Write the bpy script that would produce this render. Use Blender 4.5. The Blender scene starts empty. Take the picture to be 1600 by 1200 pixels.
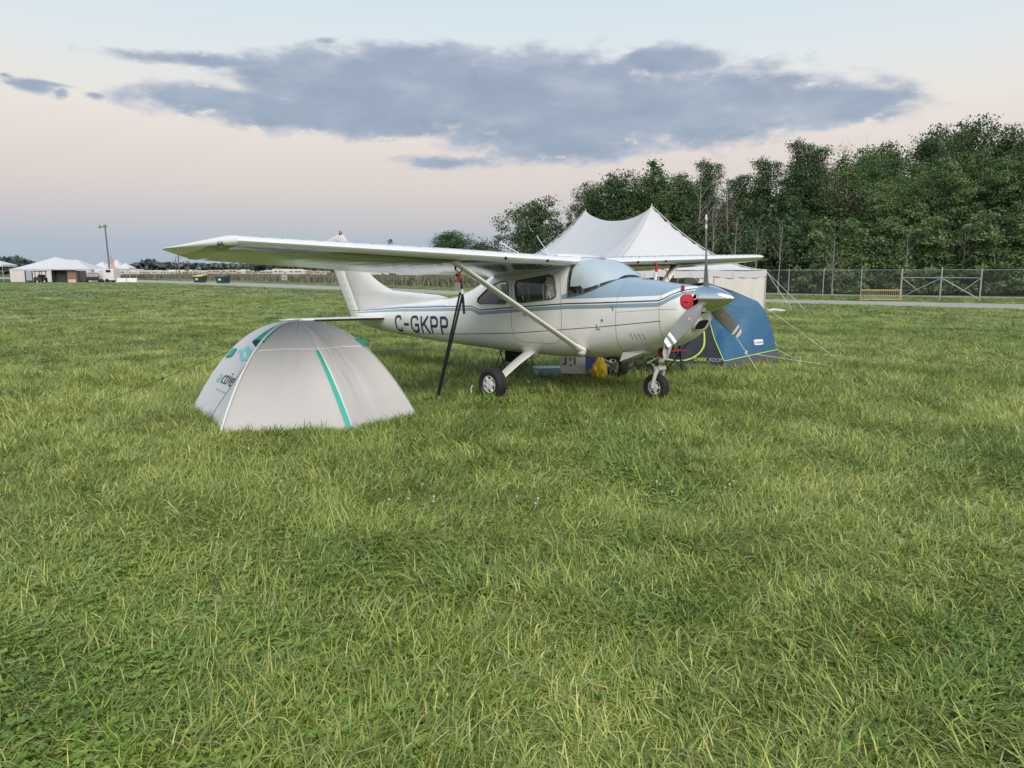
import bpy, bmesh, math, random
import numpy as np
from mathutils import Vector, Matrix, noise
from mathutils.bvhtree import BVHTree
random.seed(7); rng = np.random.default_rng(7)
R = math.radians
scene = bpy.context.scene
C = scene.collection

# ------------------------------------------------------------------ camera
EYE = 1.706; PITCH = .1522; FPX = 1138.0          # focal length in pixels of a 1600 wide picture
cam_d = bpy.data.cameras.new('camera'); cam = bpy.data.objects.new('camera', cam_d); C.objects.link(cam)
cam_d.sensor_width = 36; cam_d.lens = FPX / 1600 * 36
cam_d.clip_start = .05; cam_d.clip_end = 6000
cam.location = (0, 0, EYE); cam.rotation_euler = (math.pi / 2 - PITCH, 0, 0)
scene.camera = cam
scene.view_settings.view_transform = 'Standard'; scene.view_settings.look = 'None'
scene.view_settings.exposure = 0; scene.view_settings.gamma = 1
scene.view_settings.use_curve_mapping = False
scene.cycles.max_bounces = 6; scene.cycles.diffuse_bounces = 3; scene.cycles.glossy_bounces = 3
scene.cycles.transmission_bounces = 4; scene.cycles.transparent_max_bounces = 12
scene.cycles.caustics_reflective = False; scene.cycles.caustics_refractive = False
scene.cycles.use_denoising = True

def srgb(r, g, b):
    f = lambda c: (c / 255 / 12.92) if c / 255 <= .04045 else ((c / 255 + .055) / 1.055) ** 2.4
    return (f(r), f(g), f(b), 1)

class NT:
    """small helper for building node trees"""
    def __init__(s, tree): s.t = tree; s.n = tree.nodes; s.l = tree.links
    def node(s, kind, **kw):
        n = s.n.new(kind)
        for k, v in kw.items(): setattr(n, k, v)
        return n
    def put(s, sock, v):
        if isinstance(v, bpy.types.NodeSocket): s.l.new(v, sock)
        elif v is not None: sock.default_value = v
    def math(s, op, a, b=None, c=None, clamp=False):
        n = s.node('ShaderNodeMath', operation=op, use_clamp=clamp)
        s.put(n.inputs[0], a); s.put(n.inputs[1], b)
        if c is not None: s.put(n.inputs[2], c)
        return n.outputs[0]
    def vmath(s, op, a, b=None, out=0):
        n = s.node('ShaderNodeVectorMath', operation=op); s.put(n.inputs[0], a); s.put(n.inputs[1], b)
        return n.outputs[out]
    def mix(s, f, a, b, blend='MIX'):
        n = s.node('ShaderNodeMix', data_type='RGBA', blend_type=blend)
        s.put(n.inputs[0], f); s.put(n.inputs[6], a); s.put(n.inputs[7], b)
        return n.outputs[2]
    def ramp(s, f, stops, interp='LINEAR'):
        n = s.node('ShaderNodeValToRGB'); cr = n.color_ramp; cr.interpolation = interp
        while len(cr.elements) < len(stops): cr.elements.new(.5)
        for e, (p, c) in zip(cr.elements, stops): e.position = p; e.color = c if len(c) == 4 else (*c, 1)
        s.put(n.inputs[0], f); return n.outputs[0]
    def noise(s, vec, scale, detail=3, rough=.5, out=0):
        n = s.node('ShaderNodeTexNoise'); s.put(n.inputs['Vector'], vec)
        n.inputs['Scale'].default_value = scale; n.inputs['Detail'].default_value = detail
        n.inputs['Roughness'].default_value = rough; return n.outputs[out]
    def maprange(s, v, a, b, c, d, smooth=False):
        n = s.node('ShaderNodeMapRange', interpolation_type='SMOOTHSTEP' if smooth else 'LINEAR')
        s.put(n.inputs[0], v)
        for i, x in enumerate((a, b, c, d)): n.inputs[i + 1].default_value = x
        return n.outputs[0]

# ------------------------------------------------------------------ sky: dusk opposite the sunset, one long grey cloud
world = bpy.data.worlds.new('World'); scene.world = world; world.use_nodes = True
w = NT(world.node_tree); w.n.clear()
tc = w.node('ShaderNodeTexCoord').outputs['Generated']
sep = w.node('ShaderNodeSeparateXYZ'); w.l.new(tc, sep.inputs[0])
DEG = 180 / math.pi
az = w.math('MULTIPLY', w.math('ARCTAN2', sep.outputs[0], sep.outputs[1]), DEG)
el = w.math('MULTIPLY', w.math('ARCSINE', sep.outputs[2]), DEG)
base = w.ramp(w.math('DIVIDE', w.math('MAXIMUM', el, 0), 60.0, clamp=True), [
    (0.0, srgb(166, 183, 196)), (.035, srgb(178, 189, 202)), (.07, srgb(203, 200, 203)), (.105, srgb(220, 211, 207)),
    (.145, srgb(229, 219, 213)), (.19, srgb(234, 229, 222)), (.25, srgb(224, 232, 235)), (.32, srgb(211, 228, 238)),
    (.55, srgb(182, 208, 230)), (1.0, srgb(142, 177, 214))])
def imgdir(u, v):
    a = (u - 800) / FPX; b = (600 - v) / FPX
    x, y, z = a, math.cos(PITCH) + b * math.sin(PITCH), -math.sin(PITCH) + b * math.cos(PITCH)
    return math.degrees(math.atan2(x, y)), math.degrees(math.atan2(z, math.hypot(x, y)))
comb = w.node('ShaderNodeCombineXYZ'); w.l.new(az, comb.inputs[0]); w.l.new(el, comb.inputs[1])
cv = comb.outputs[0]
n1 = w.vmath('MULTIPLY', cv, (.16, .45, 1))
warp = w.noise(n1, 1.0, 4, .55, out=1)
cvw = w.vmath('ADD', cv, w.vmath('MULTIPLY', w.vmath('SUBTRACT', warp, (.5, .5, .5)), (2.4, 1.1, 0)))
EL = [(800, 150, 290, 72), (1070, 168, 250, 66), (1300, 162, 150, 36), (560, 140, 200, 66), (330, 160, 140, 28), (330, 98, 150, 12),
      (430, 172, 150, 33), (870, 228, 140, 32), (700, 252, 70, 11), (1045, 95, 95, 28), (670, 100, 110, 36), (440, 120, 90, 22),
      (45, 134, 45, 10), (98, 146, 14, 11), (152, 151, 16, 7), (510, 66, 18, 6), (8, 116, 14, 4), (560, 188, 200, 28), (60, 128, 60, 6), (860, 205, 200, 40), (1240, 190, 120, 16)]
dist = None
for (cx, cy, rx, ry) in EL:
    a0, e0 = imgdir(cx, cy); a1, _ = imgdir(cx + rx, cy); _, e1 = imgdir(cx, cy - ry)
    d = w.vmath('SUBTRACT', cvw, (a0, e0, 0))
    d = w.vmath('MULTIPLY', d, (1 / abs(a1 - a0), 1 / abs(e1 - e0), 0))
    ln = w.vmath('LENGTH', d, out=1)
    size = min(1.0, ry / 45)                       # small clouds get a softer reach
    ln = w.math('SUBTRACT', ln, 1.0)
    ln = w.math('MULTIPLY', ln, .35 + .65 * size)
    dist = ln if dist is None else w.math('SMOOTH_MIN', dist, ln, .12)
fine = w.noise(w.vmath('MULTIPLY', cv, (.36, .85, 1)), 1.0, 8, .58)
holes = w.noise(w.vmath('MULTIPLY', cv, (.22, .5, 1)), 1.3, 6, .62)
dens = w.math('SUBTRACT', w.math('MULTIPLY', w.math('SUBTRACT', fine, .5), 1.05), dist)
dens = w.math('SUBTRACT', dens, w.math('MULTIPLY', w.maprange(holes, .56, .80, 0, 1, True), .60))
mask = w.maprange(dens, -.22, .22, 0, 1, True)
shade = w.noise(w.vmath('MULTIPLY', cv, (.16, .42, 1)), 1.0, 5, .5)
ccol = w.ramp(shade, [(.3, srgb(146, 162, 184)), (.5, srgb(156, 172, 193)), (.72, srgb(180, 191, 205))])
edge = w.maprange(dens, -.05, .4, .55, 0, True)
ccol = w.mix(edge, ccol, srgb(205, 208, 216))
wisp = w.maprange(w.noise(w.vmath('MULTIPLY', cv, (.07, .5, 1)), 1.0, 6, .6), .55, .8, 0, .22, True)
wisp = w.math('MULTIPLY', wisp, w.maprange(el, 3, 9, 0, 1, True))
skyc = w.mix(wisp, base, srgb(214, 214, 220))
skyc = w.mix(w.math('MULTIPLY', mask, .96), skyc, ccol)
# a little of the physical twilight sky on top of the measured gradient
nish = w.node('ShaderNodeTexSky', sky_type='NISHITA', sun_disc=False, sun_elevation=R(9), sun_rotation=R(155))
nish.dust_density = 2.0
bg1 = w.node('ShaderNodeBackground'); w.l.new(skyc, bg1.inputs[0]); bg1.inputs[1].default_value = 1.0
wo = w.node('ShaderNodeOutputWorld'); w.l.new(bg1.outputs[0], wo.inputs[0])

sun_d = bpy.data.lights.new('sun', 'SUN'); sun = bpy.data.objects.new('sun', sun_d); C.objects.link(sun)
sun_d.energy = 3.5; sun_d.angle = R(42); sun_d.color = (1, .92, .84)
# the glow of the set sun, low behind the camera and to its right
sd = Vector((-.20, .74, -.76)); sun.rotation_euler = sd.to_track_quat('-Z', 'Y').to_euler()

# ------------------------------------------------------------------ materials
MATS = {}
def mat(name, col, rough=.6, metal=0, var=.0, vscale=3.0, coat=0, bump=0, bscale=40, trans=0, col2=None, spec=.5, alpha=1, emit=0):
    if name in MATS: return MATS[name]
    m = bpy.data.materials.new(name); m.use_nodes = True; t = NT(m.node_tree)
    p = t.n['Principled BSDF']; out = t.n['Material Output']
    col = col if len(col) == 4 else (*col, 1)
    oc = t.node('ShaderNodeTexCoord').outputs['Object']
    if var or col2:
        c2 = col2 if col2 else tuple(max(0, x * (1 - var)) for x in col[:3]) + (1,)
        c2 = c2 if len(c2) == 4 else (*c2, 1)
        f = t.maprange(t.noise(oc, vscale, 5, .6), .3, .7, 0, 1)
        t.l.new(t.mix(f, col, c2), p.inputs['Base Color'])
    else: p.inputs['Base Color'].default_value = col
    p.inputs['Roughness'].default_value = rough; p.inputs['Metallic'].default_value = metal
    p.inputs['Specular IOR Level'].default_value = spec
    p.inputs['Coat Weight'].default_value = coat; p.inputs['Coat Roughness'].default_value = .08
    p.inputs['Alpha'].default_value = alpha
    if bump:
        b = t.node('ShaderNodeBump'); b.inputs['Strength'].default_value = bump; b.inputs['Distance'].default_value = .02
        t.l.new(t.noise(oc, bscale, 4), b.inputs['Height']); t.l.new(b.outputs[0], p.inputs['Normal'])
    if trans:
        tr = t.node('ShaderNodeBsdfTranslucent'); tr.inputs[0].default_value = col
        ms = t.node('ShaderNodeMixShader'); ms.inputs[0].default_value = trans
        t.l.new(p.outputs[0], ms.inputs[1]); t.l.new(tr.outputs[0], ms.inputs[2]); t.l.new(ms.outputs[0], out.inputs[0])
    MATS[name] = m; return m

white_paint = mat('white_paint', (.74, .72, .67), .28, var=.05, vscale=1.5, coat=.5)
white_plain = mat('white_plain', (.72, .71, .69), .5, var=.06)
rubber = mat('rubber', (.018, .018, .019), .75, var=.3, vscale=20)
black_metal = mat('black_metal', (.02, .02, .022), .45)
dark_cloth = mat('dark_cloth', (.02, .022, .026), .9)
alu = mat('polished_aluminium', (.78, .78, .79), .16, metal=1, var=.05)
prop_grey = mat('propeller_grey', (.20, .205, .20), .42, var=.15, vscale=6)
prop_black = mat('propeller_back', (.03, .03, .03), .5)
white_gloss = mat('white_gloss', (.8, .8, .79), .4)
red_cloth = mat('red_cloth', (.50, .03, .04), .8, var=.2)
red_paint = mat('red_paint', (.45, .03, .03), .4)
navy = mat('navy_print', srgb(25, 38, 78), .4)
steel = mat('galvanised_steel', (.42, .43, .44), .5, metal=.4, var=.15)
gun = mat('dull_steel', (.3, .3, .3), .45, metal=.7)
teal = mat('teal_cloth', srgb(60, 178, 158), .7, var=.08, trans=.15)
silver = mat('silver_sheet', (.62, .64, .66), .38, metal=.55, bump=.5, bscale=12)
def glass_mat(name, tint, f=.25):
    m = bpy.data.materials.new(name); m.use_nodes = True; t = NT(m.node_tree); t.n.remove(t.n['Principled BSDF'])
    tr = t.node('ShaderNodeBsdfTransparent'); tr.inputs[0].default_value = (*tint, 1)
    gl = t.node('ShaderNodeBsdfGlossy'); gl.inputs[0].default_value = (1, 1, 1, 1); gl.inputs['Roughness'].default_value = .03
    ge = t.node('ShaderNodeNewGeometry'); co = t.math('ABSOLUTE', t.vmath('DOT_PRODUCT', ge.outputs['Normal'], ge.outputs['Incoming'], 1))
    fac = t.math('ADD', t.math('MULTIPLY', t.math('POWER', t.math('SUBTRACT', 1.0, co, clamp=True), 5.0), .85), .045 + f * .08, clamp=True)
    ms = t.node('ShaderNodeMixShader'); t.l.new(fac, ms.inputs[0]); t.l.new(tr.outputs[0], ms.inputs[1]); t.l.new(gl.outputs[0], ms.inputs[2])
    t.l.new(ms.outputs[0], t.n['Material Output'].inputs[0]); return m
glass = glass_mat('clear_glass', (.9, .93, .92))
green_glass = glass_mat('green_glass', (.62, .74, .68), .6)

# ------------------------------------------------------------------ mesh helpers
def tag(o, label=None, cat=None, group=None, kind=None):
    if label: o['label'] = label
    if cat: o['category'] = cat
    if group: o['group'] = group
    if kind: o['kind'] = kind
    return o
def empty(name, loc=(0, 0, 0), rz=0, label=None, cat=None, group=None):
    o = bpy.data.objects.new(name, None); C.objects.link(o); o.location = loc; o.rotation_euler = (0, 0, rz)
    o.empty_display_size = .1
    return tag(o, label, cat, group)
def obj(name, me, m=None, parent=None, loc=None, rz=None):
    o = bpy.data.objects.new(name, me); C.objects.link(o)
    if m is not None and not me.materials:
        for x in (m if isinstance(m, (list, tuple)) else [m]): me.materials.append(x)
    if parent: o.parent = parent
    if loc is not None: o.location = loc
    if rz is not None: o.rotation_euler = (0, 0, rz)
    return o
def copy_tree(o, parent=None):
    c = o.copy(); C.objects.link(c); c.parent = parent
    for ch in list(o.children): copy_tree(ch, c)
    return c
class MB:
    def __init__(s): s.v = []; s.f = []; s.mi = []; s.cur = 0
    def add(s, vs, fs):
        b = len(s.v); s.v += [tuple(x) for x in vs]; s.f += [tuple(i + b for i in f) for f in fs]; s.mi += [s.cur] * len(fs); return s
    def box(s, c, size, M=None):
        x, y, z = [k / 2 for k in size]
        vs = [Vector((i * x, j * y, k * z)) for i in (-1, 1) for j in (-1, 1) for k in (-1, 1)]
        if M is not None: vs = [M @ q for q in vs]
        vs = [q + Vector(c) for q in vs]
        return s.add(vs, [(0, 1, 3, 2), (4, 6, 7, 5), (0, 4, 5, 1), (2, 3, 7, 6), (0, 2, 6, 4), (1, 5, 7, 3)])
    def bar(s, a, b, wx, wy=None, up=(0, 0, 1)):
        wy = wy or wx; a = Vector(a); b = Vector(b); d = (b - a).normalized(); u = Vector(up)
        if abs(d.dot(u)) > .98: u = Vector((1, 0, 0))
        X = d.cross(u).normalized(); Y = X.cross(d)
        vs = [p + X * i * wx / 2 + Y * j * wy / 2 for p in (a, b) for i, j in ((-1, -1), (1, -1), (1, 1), (-1, 1))]
        return s.add(vs, [(0, 3, 2, 1), (4, 5, 6, 7), (0, 1, 5, 4), (1, 2, 6, 5), (2, 3, 7, 6), (3, 0, 4, 7)])
    def tube(s, pts, r, n=8, caps=True, sx=1.0):
        pts = [Vector(p) for p in pts]; k = len(pts); rs = r if isinstance(r, (list, tuple)) else [r] * k
        vs = []; prev = None
        for i, p in enumerate(pts):
            d = (pts[min(i + 1, k - 1)] - pts[max(i - 1, 0)])
            d = d.normalized() if d.length > 1e-9 else Vector((0, 0, 1))
            if prev is None:
                a = Vector((0, 0, 1)) if abs(d.z) < .9 else Vector((1, 0, 0)); X = d.cross(a).normalized()
            else: X = (prev - d * prev.dot(d)).normalized()
            prev = X; Y = d.cross(X)
            for j in range(n):
                t = 2 * math.pi * j / n; vs.append(p + X * math.cos(t) * rs[i] * sx + Y * math.sin(t) * rs[i])
        fs = [(i * n + j, i * n + (j + 1) % n, (i + 1) * n + (j + 1) % n, (i + 1) * n + j) for i in range(k - 1) for j in range(n)]
        if caps: fs += [tuple(range(n))[::-1], tuple((k - 1) * n + j for j in range(n))]
        return s.add(vs, fs)
    def lathe(s, prof, c, axis, n=28, caps=False):
        """prof: (radius, height along axis)"""
        A = Vector(axis).normalized(); a = Vector((0, 0, 1)) if abs(A.z) < .9 else Vector((1, 0, 0))
        X = A.cross(a).normalized(); Y = A.cross(X); c = Vector(c); k = len(prof); vs = []
        for r, h in prof:
            for j in range(n):
                t = 2 * math.pi * j / n; vs.append(c + A * h + (X * math.cos(t) + Y * math.sin(t)) * r)
        fs = [(i * n + j, (i + 1) * n + j, (i + 1) * n + (j + 1) % n, i * n + (j + 1) % n) for i in range(k - 1) for j in range(n)]
        if caps: fs += [tuple(range(n)), tuple((k - 1) * n + j for j in range(n))[::-1]]
        return s.add(vs, fs)
    def grid(s, rows, close=False):
        """rows: list of equal-length lists of points"""
        m = len(rows[0]); vs = [p for r in rows for p in r]; fs = []
        for i in range(len(rows) - 1):
            for j in range(m if close else m - 1):
                fs.append((i * m + j, i * m + (j + 1) % m, (i + 1) * m + (j + 1) % m, (i + 1) * m + j))
        return s.add(vs, fs)
    def mesh(s, name, smooth=True, ang=40):
        me = bpy.data.meshes.new(name); me.from_pydata(s.v, [], s.f); me.update()
        if any(s.mi): me.polygons.foreach_set('material_index', s.mi)
        if smooth: me.shade_smooth(); me.set_sharp_from_angle(angle=R(ang))
        return me
    def build(s, name, m, parent=None, smooth=True, ang=40, recalc=False, loc=None, rz=None):
        me = s.mesh(name, smooth, ang)
        if recalc:
            bm = bmesh.new(); bm.from_mesh(me); bmesh.ops.recalc_face_normals(bm, faces=bm.faces); bm.to_mesh(me); bm.free()
            if smooth: me.set_sharp_from_angle(angle=R(ang))
        return obj(name, me, m, parent, loc, rz)
def np_mesh(name, V, F, col=None):
    """fast mesh from arrays; F is (n,3) or (n,4); col per-face value stored as point colour 'tone'"""
    me = bpy.data.meshes.new(name); n, k = F.shape
    me.vertices.add(len(V)); me.vertices.foreach_set('co', np.asarray(V, np.float32).ravel())
    me.loops.add(n * k); me.loops.foreach_set('vertex_index', F.astype(np.int32).ravel())
    me.polygons.add(n); me.polygons.foreach_set('loop_start', np.arange(0, n * k, k, dtype=np.int32))
    me.update(calc_edges=True)
    if col is not None:
        a = me.attributes.new('tone', 'FLOAT', 'POINT'); a.data.foreach_set('value', np.asarray(col, np.float32))
    return me
def interp(tab, x):
    tab = np.array(tab); return [float(np.interp(x, tab[:, 0], tab[:, k])) for k in range(1, tab.shape[1])]
def text_mesh(body, size, extrude=.0):
    cu = bpy.data.curves.new('t', 'FONT'); cu.body = body; cu.size = size; cu.resolution_u = 3; cu.align_x = 'CENTER'
    o = bpy.data.objects.new('t', cu); C.objects.link(o); bpy.context.view_layer.update()
    me = bpy.data.meshes.new_from_object(o.evaluated_get(bpy.context.evaluated_depsgraph_get()))
    bpy.data.objects.remove(o); bpy.data.curves.remove(cu)
    bm = bmesh.new(); bm.from_mesh(me); bmesh.ops.triangulate(bm, faces=bm.faces)
    vs = [v.co.copy() for v in bm.verts]; fs = [tuple(v.index for v in f.verts) for f in bm.faces]; bm.free()
    bpy.data.meshes.remove(me); return vs, fs
def ribbon(pts, wd):
    """mitred flat stroke through 2-D points, returned as (verts2d, faces)"""
    P = [Vector(p) for p in pts]; k = len(P); L = []
    for i in range(k):
        a = (P[i] - P[max(i - 1, 0)]); b = (P[min(i + 1, k - 1)] - P[i])
        a = a.normalized() if a.length > 1e-9 else b.normalized(); b = b.normalized() if b.length > 1e-9 else a
        na = Vector((-a.y, a.x)); nb = Vector((-b.y, b.x)); mm = (na + nb).normalized()
        q = mm * (wd / 2 / max(.4, mm.dot(na))); L += [P[i] + q, P[i] - q]
    return L, [(2 * i, 2 * i + 1, 2 * i + 3, 2 * i + 2) for i in range(k - 1)]
def densify(pts, step):
    out = [Vector(pts[0])]
    for a, b in zip(pts[:-1], pts[1:]):
        a, b = Vector(a), Vector(b); n = max(1, int((b - a).length / step)); out += [a.lerp(b, (i + 1) / n) for i in range(n)]
    return out

# ================================================================== GROUND
def ground_mat(name, c1, c2, c3, s1=.25, s2=6, rough=.95, bump=.6):
    m = bpy.data.materials.new(name); m.use_nodes = True; t = NT(m.node_tree); p = t.n['Principled BSDF']
    pos = t.node('ShaderNodeNewGeometry').outputs['Position']
    a = t.maprange(t.noise(pos, s1, 5, .6), .35, .65, 0, 1); b = t.maprange(t.noise(pos, s2, 6, .7), .35, .7, 0, 1)
    t.l.new(t.mix(t.math('MULTIPLY', b, .8), t.mix(a, (*c1, 1), (*c2, 1)), (*c3, 1)), p.inputs['Base Color'])
    p.inputs['Roughness'].default_value = rough; p.inputs['Specular IOR Level'].default_value = .1
    bp = t.node('ShaderNodeBump'); bp.inputs['Strength'].default_value = bump; bp.inputs['Distance'].default_value = .05
    t.l.new(t.noise(pos, s2 * 4, 5, .7), bp.inputs['Height']); t.l.new(bp.outputs[0], p.inputs['Normal'])
    return m
soil = ground_mat('turf_soil', (.085, .11, .032), (.115, .13, .040), (.050, .050, .025))
gravel = ground_mat('pale_gravel', (.33, .31, .28), (.40, .38, .35), (.26, .25, .22), .3, 3, bump=.3)
asph = ground_mat('worn_asphalt', (.30, .30, .30), (.36, .355, .34), (.25, .25, .245), .3, 3, bump=.2)
mb = MB(); S_ = 4500
mb.add([(-S_, -60, 0), (S_, -60, 0), (S_, S_, 0), (-S_, S_, 0)], [(0, 1, 2, 3)])
tag(mb.build('grass_field', soil, smooth=False), kind='structure')

NEAR = [(46, 8), (34, 24), (23.6, 33.7), (14.5, 41.5), (-4.9, 56.5), (-19.6, 74), (-52, 112), (-112, 172), (-250, 300)]
FAR = [(54, 14), (40, 29), (28.0, 39.4), (17.5, 46.3), (-1.5, 62.5), (-16, 83), (-46, 124), (-104, 188), (-240, 318)]
def strip(name, A, B, z, m):
    rows = [[(a[0], a[1], z) for a in A], [(b[0], b[1], z) for b in B]]
    o = MB().grid(rows).build(name, m, smooth=False, recalc=True); return tag(o, kind='structure')
strip('gravel_road', NEAR, FAR, .006, gravel)
def offs(A, d):
    out = []
    for i, p in enumerate(A):
        a = Vector(A[max(i - 1, 0)]); b = Vector(A[min(i + 1, len(A) - 1)]); t = (b - a).normalized(); n = Vector((t.y, -t.x))
        if n.y < 0 and n.x < 0: n = -n
        out.append((p[0] + n.x * d, p[1] + n.y * d))
    return out
strip('perimeter_road', offs(FAR, 10.5), offs(FAR, 13.5), .010, asph)
def front_of(A, x):          # y of a polyline at x
    P = sorted(A); return float(np.interp(x, [p[0] for p in P], [p[1] for p in P]))

# ------------------------------------------------------------------ grass made of instanced tufts
def blades_mesh(name, n, rad, lmin, lmax, lean, leansd, width, spread, tone=(0, 1), seg=3, flat=0):
    V = []; F = []; T = []
    for i in range(n):
        r = rad * math.sqrt(rng.random()); a = rng.random() * 2 * math.pi; bx, by = r * math.cos(a), r * math.sin(a)
        az_ = rng.normal(0, spread); L = lmin + (lmax - lmin) * rng.random() ** 1.4
        le = max(.03, rng.normal(lean, leansd)); wd = width * (.6 + .8 * rng.random()); tv = tone[0] + (tone[1] - tone[0]) * rng.random()
        dx, dy = math.cos(az_), math.sin(az_); tw = rng.normal(0, .5); sx, sy = -math.sin(az_ + tw), math.cos(az_ + tw)
        ang = le * .5; x = bx; y = by; z = -.01 + flat * rng.random() * .03; b = len(V); curl = le * 1.5 / seg
        for k in range(seg + 1):
            ww = wd * (1 - (k / seg) ** 1.6) * .5
            if k < seg: V += [(x - sx * ww, y - sy * ww, z), (x + sx * ww, y + sy * ww, z)]; T += [tv, tv]
            else: V.append((x, y, z)); T.append(tv)
            h = L / seg; ang_ = min(ang, 2.0)
            x += dx * math.sin(ang_) * h; y += dy * math.sin(ang_) * h; z = max(z + math.cos(ang_) * h, .004 * (k + 1)); ang += curl
        for k in range(seg - 1):
            q = b + 2 * k; F += [(q, q + 1, q + 3), (q, q + 3, q + 2)]
        q = b + 2 * (seg - 1); F.append((q, q + 1, q + 2))
    return np_mesh(name, np.array(V), np.array(F), T)
def leaflets_mesh(name, n, rad, h0, h1, r0, r1, trefoil=True, tone=(0, 1), aspect=1.0):
    V = []; F = []; T = []
    for i in range(n):
        r = rad * math.sqrt(rng.random()); a = rng.random() * 6.283; x, y = r * math.cos(a), r * math.sin(a); z = h0 + (h1 - h0) * rng.random()
        s = r0 + (r1 - r0) * rng.random(); tv = tone[0] + (tone[1] - tone[0]) * rng.random(); a0 = rng.random() * 6.28
        for k in range(3 if trefoil else 1):
            aa = a0 + k * 2.094; c = np.array([x + math.cos(aa) * s * .95 * trefoil, y + math.sin(aa) * s * .95 * trefoil, z])
            u = np.array([math.cos(aa), math.sin(aa), rng.normal(0.1, .35)]); v = np.array([-math.sin(aa), math.cos(aa), rng.normal(0, .3)])
            b = len(V)
            for q in range(6):
                t = q * math.pi / 3; V.append(tuple(c + u * s * aspect * math.cos(t) + v * s * math.sin(t) * .85)); T.append(tv)
            F += [(b, b + 1, b + 2), (b, b + 2, b + 3), (b, b + 3, b + 4), (b, b + 4, b + 5)]
    return np_mesh(name, np.array(V), np.array(F), T)

def leaf_mat(name, cols, macro=True, transl=.18, dry=.06, rough=.42):
    """cols: list of linear colours picked by tone, instance and place"""
    m = bpy.data.materials.new(name); m.use_nodes = True; t = NT(m.node_tree); p = t.n['Principled BSDF']
    at = t.node('ShaderNodeAttribute', attribute_name='tone').outputs['Fac']
    rnd = t.node('ShaderNodeObjectInfo').outputs['Random']
    f = t.math('ADD', t.math('MULTIPLY', at, .72), t.math('MULTIPLY', rnd, .22))
    if macro:
        pos = t.node('ShaderNodeNewGeometry').outputs['Position']
        nz = t.noise(pos, .55, 4, .6); f = t.math('ADD', f, t.maprange(nz, .3, .7, -.15, .21))
        nb = t.noise(t.vmath('ADD', pos, (31, 7, 0)), .09, 3, .5); f = t.math('ADD', f, t.maprange(nb, .3, .7, -.12, .12))
    k = len(cols); col = t.ramp(t.math('ADD', f, 0, clamp=True), [(i / (k - 1), c) for i, c in enumerate(cols)])
    if dry:
        dm = t.math('GREATER_THAN', t.math('FRACT', t.math('MULTIPLY', at, 37.7)), 1 - dry)
        col = t.mix(dm, col, (.42, .36, .20, 1))
    t.l.new(col, p.inputs['Base Color']); p.inputs['Roughness'].default_value = rough; p.inputs['Specular IOR Level'].default_value = .32
    tr = t.node('ShaderNodeBsdfTranslucent'); t.l.new(col, tr.inputs[0])
    ms = t.node('ShaderNodeMixShader'); ms.inputs[0].default_value = transl
    t.l.new(p.outputs[0], ms.inputs[1]); t.l.new(tr.outputs[0], ms.inputs[2]); t.l.new(ms.outputs[0], t.n['Material Output'].inputs[0])
    return m
blade_m = leaf_mat('grass_blade', [(.060, .105, .032), (.12, .19, .044), (.235, .305, .062), (.40, .44, .10), (.62, .60, .24)])
clover_m = leaf_mat('clover_leaf', [(.095, .175, .030), (.16, .26, .038), (.28, .36, .065)], dry=0)
broad_m = leaf_mat('broad_leaf', [(.13, .21, .06), (.19, .27, .08), (.27, .31, .09)], dry=0)
straw_m = leaf_mat('dry_straw', [(.30, .26, .16), (.40, .34, .20), (.22, .17, .11)], macro=False, dry=0)

tufts = bpy.data.collections.new('grass_tufts')            # not linked to the scene: only instanced
def src(i, me, m):
    me.materials.append(m); o = bpy.data.objects.new('tuft_%02d' % i, me); tufts.objects.link(o)
src(0, blades_mesh('tuft_a', 60, .10, .06, .18, 1.3, .5, .0078, 1.0), blade_m)
src(1, blades_mesh('tuft_b', 60, .12, .07, .22, 1.6, .45, .0084, .8), blade_m)
src(2, blades_mesh('tuft_c', 54, .10, .05, .15, 1.1, .5, .0070, 1.6), blade_m)
src(3, blades_mesh('tuft_d', 44, .13, .10, .26, 1.9, .35, .0090, .6), blade_m)
src(4, leaflets_mesh('tuft_e', 30, .11, .015, .06, .006, .011), clover_m)
src(5, leaflets_mesh('tuft_f', 3, .05, .015, .045, .010, .022, False, aspect=1.5), broad_m)
src(6, blades_mesh('tuft_g', 26, .11, .05, .14, 1.7, .25, .0035, 2.5, flat=1), straw_m)
src(7, blades_mesh('tuft_h', 64, .12, .03, .10, .9, .5, .0065, 2.0), blade_m)
src(8, blades_mesh('tuft_i', 8, .06, .14, .26, 1.1, .35, .0066, 1.2, tone=(.4, 1)), blade_m)

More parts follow.
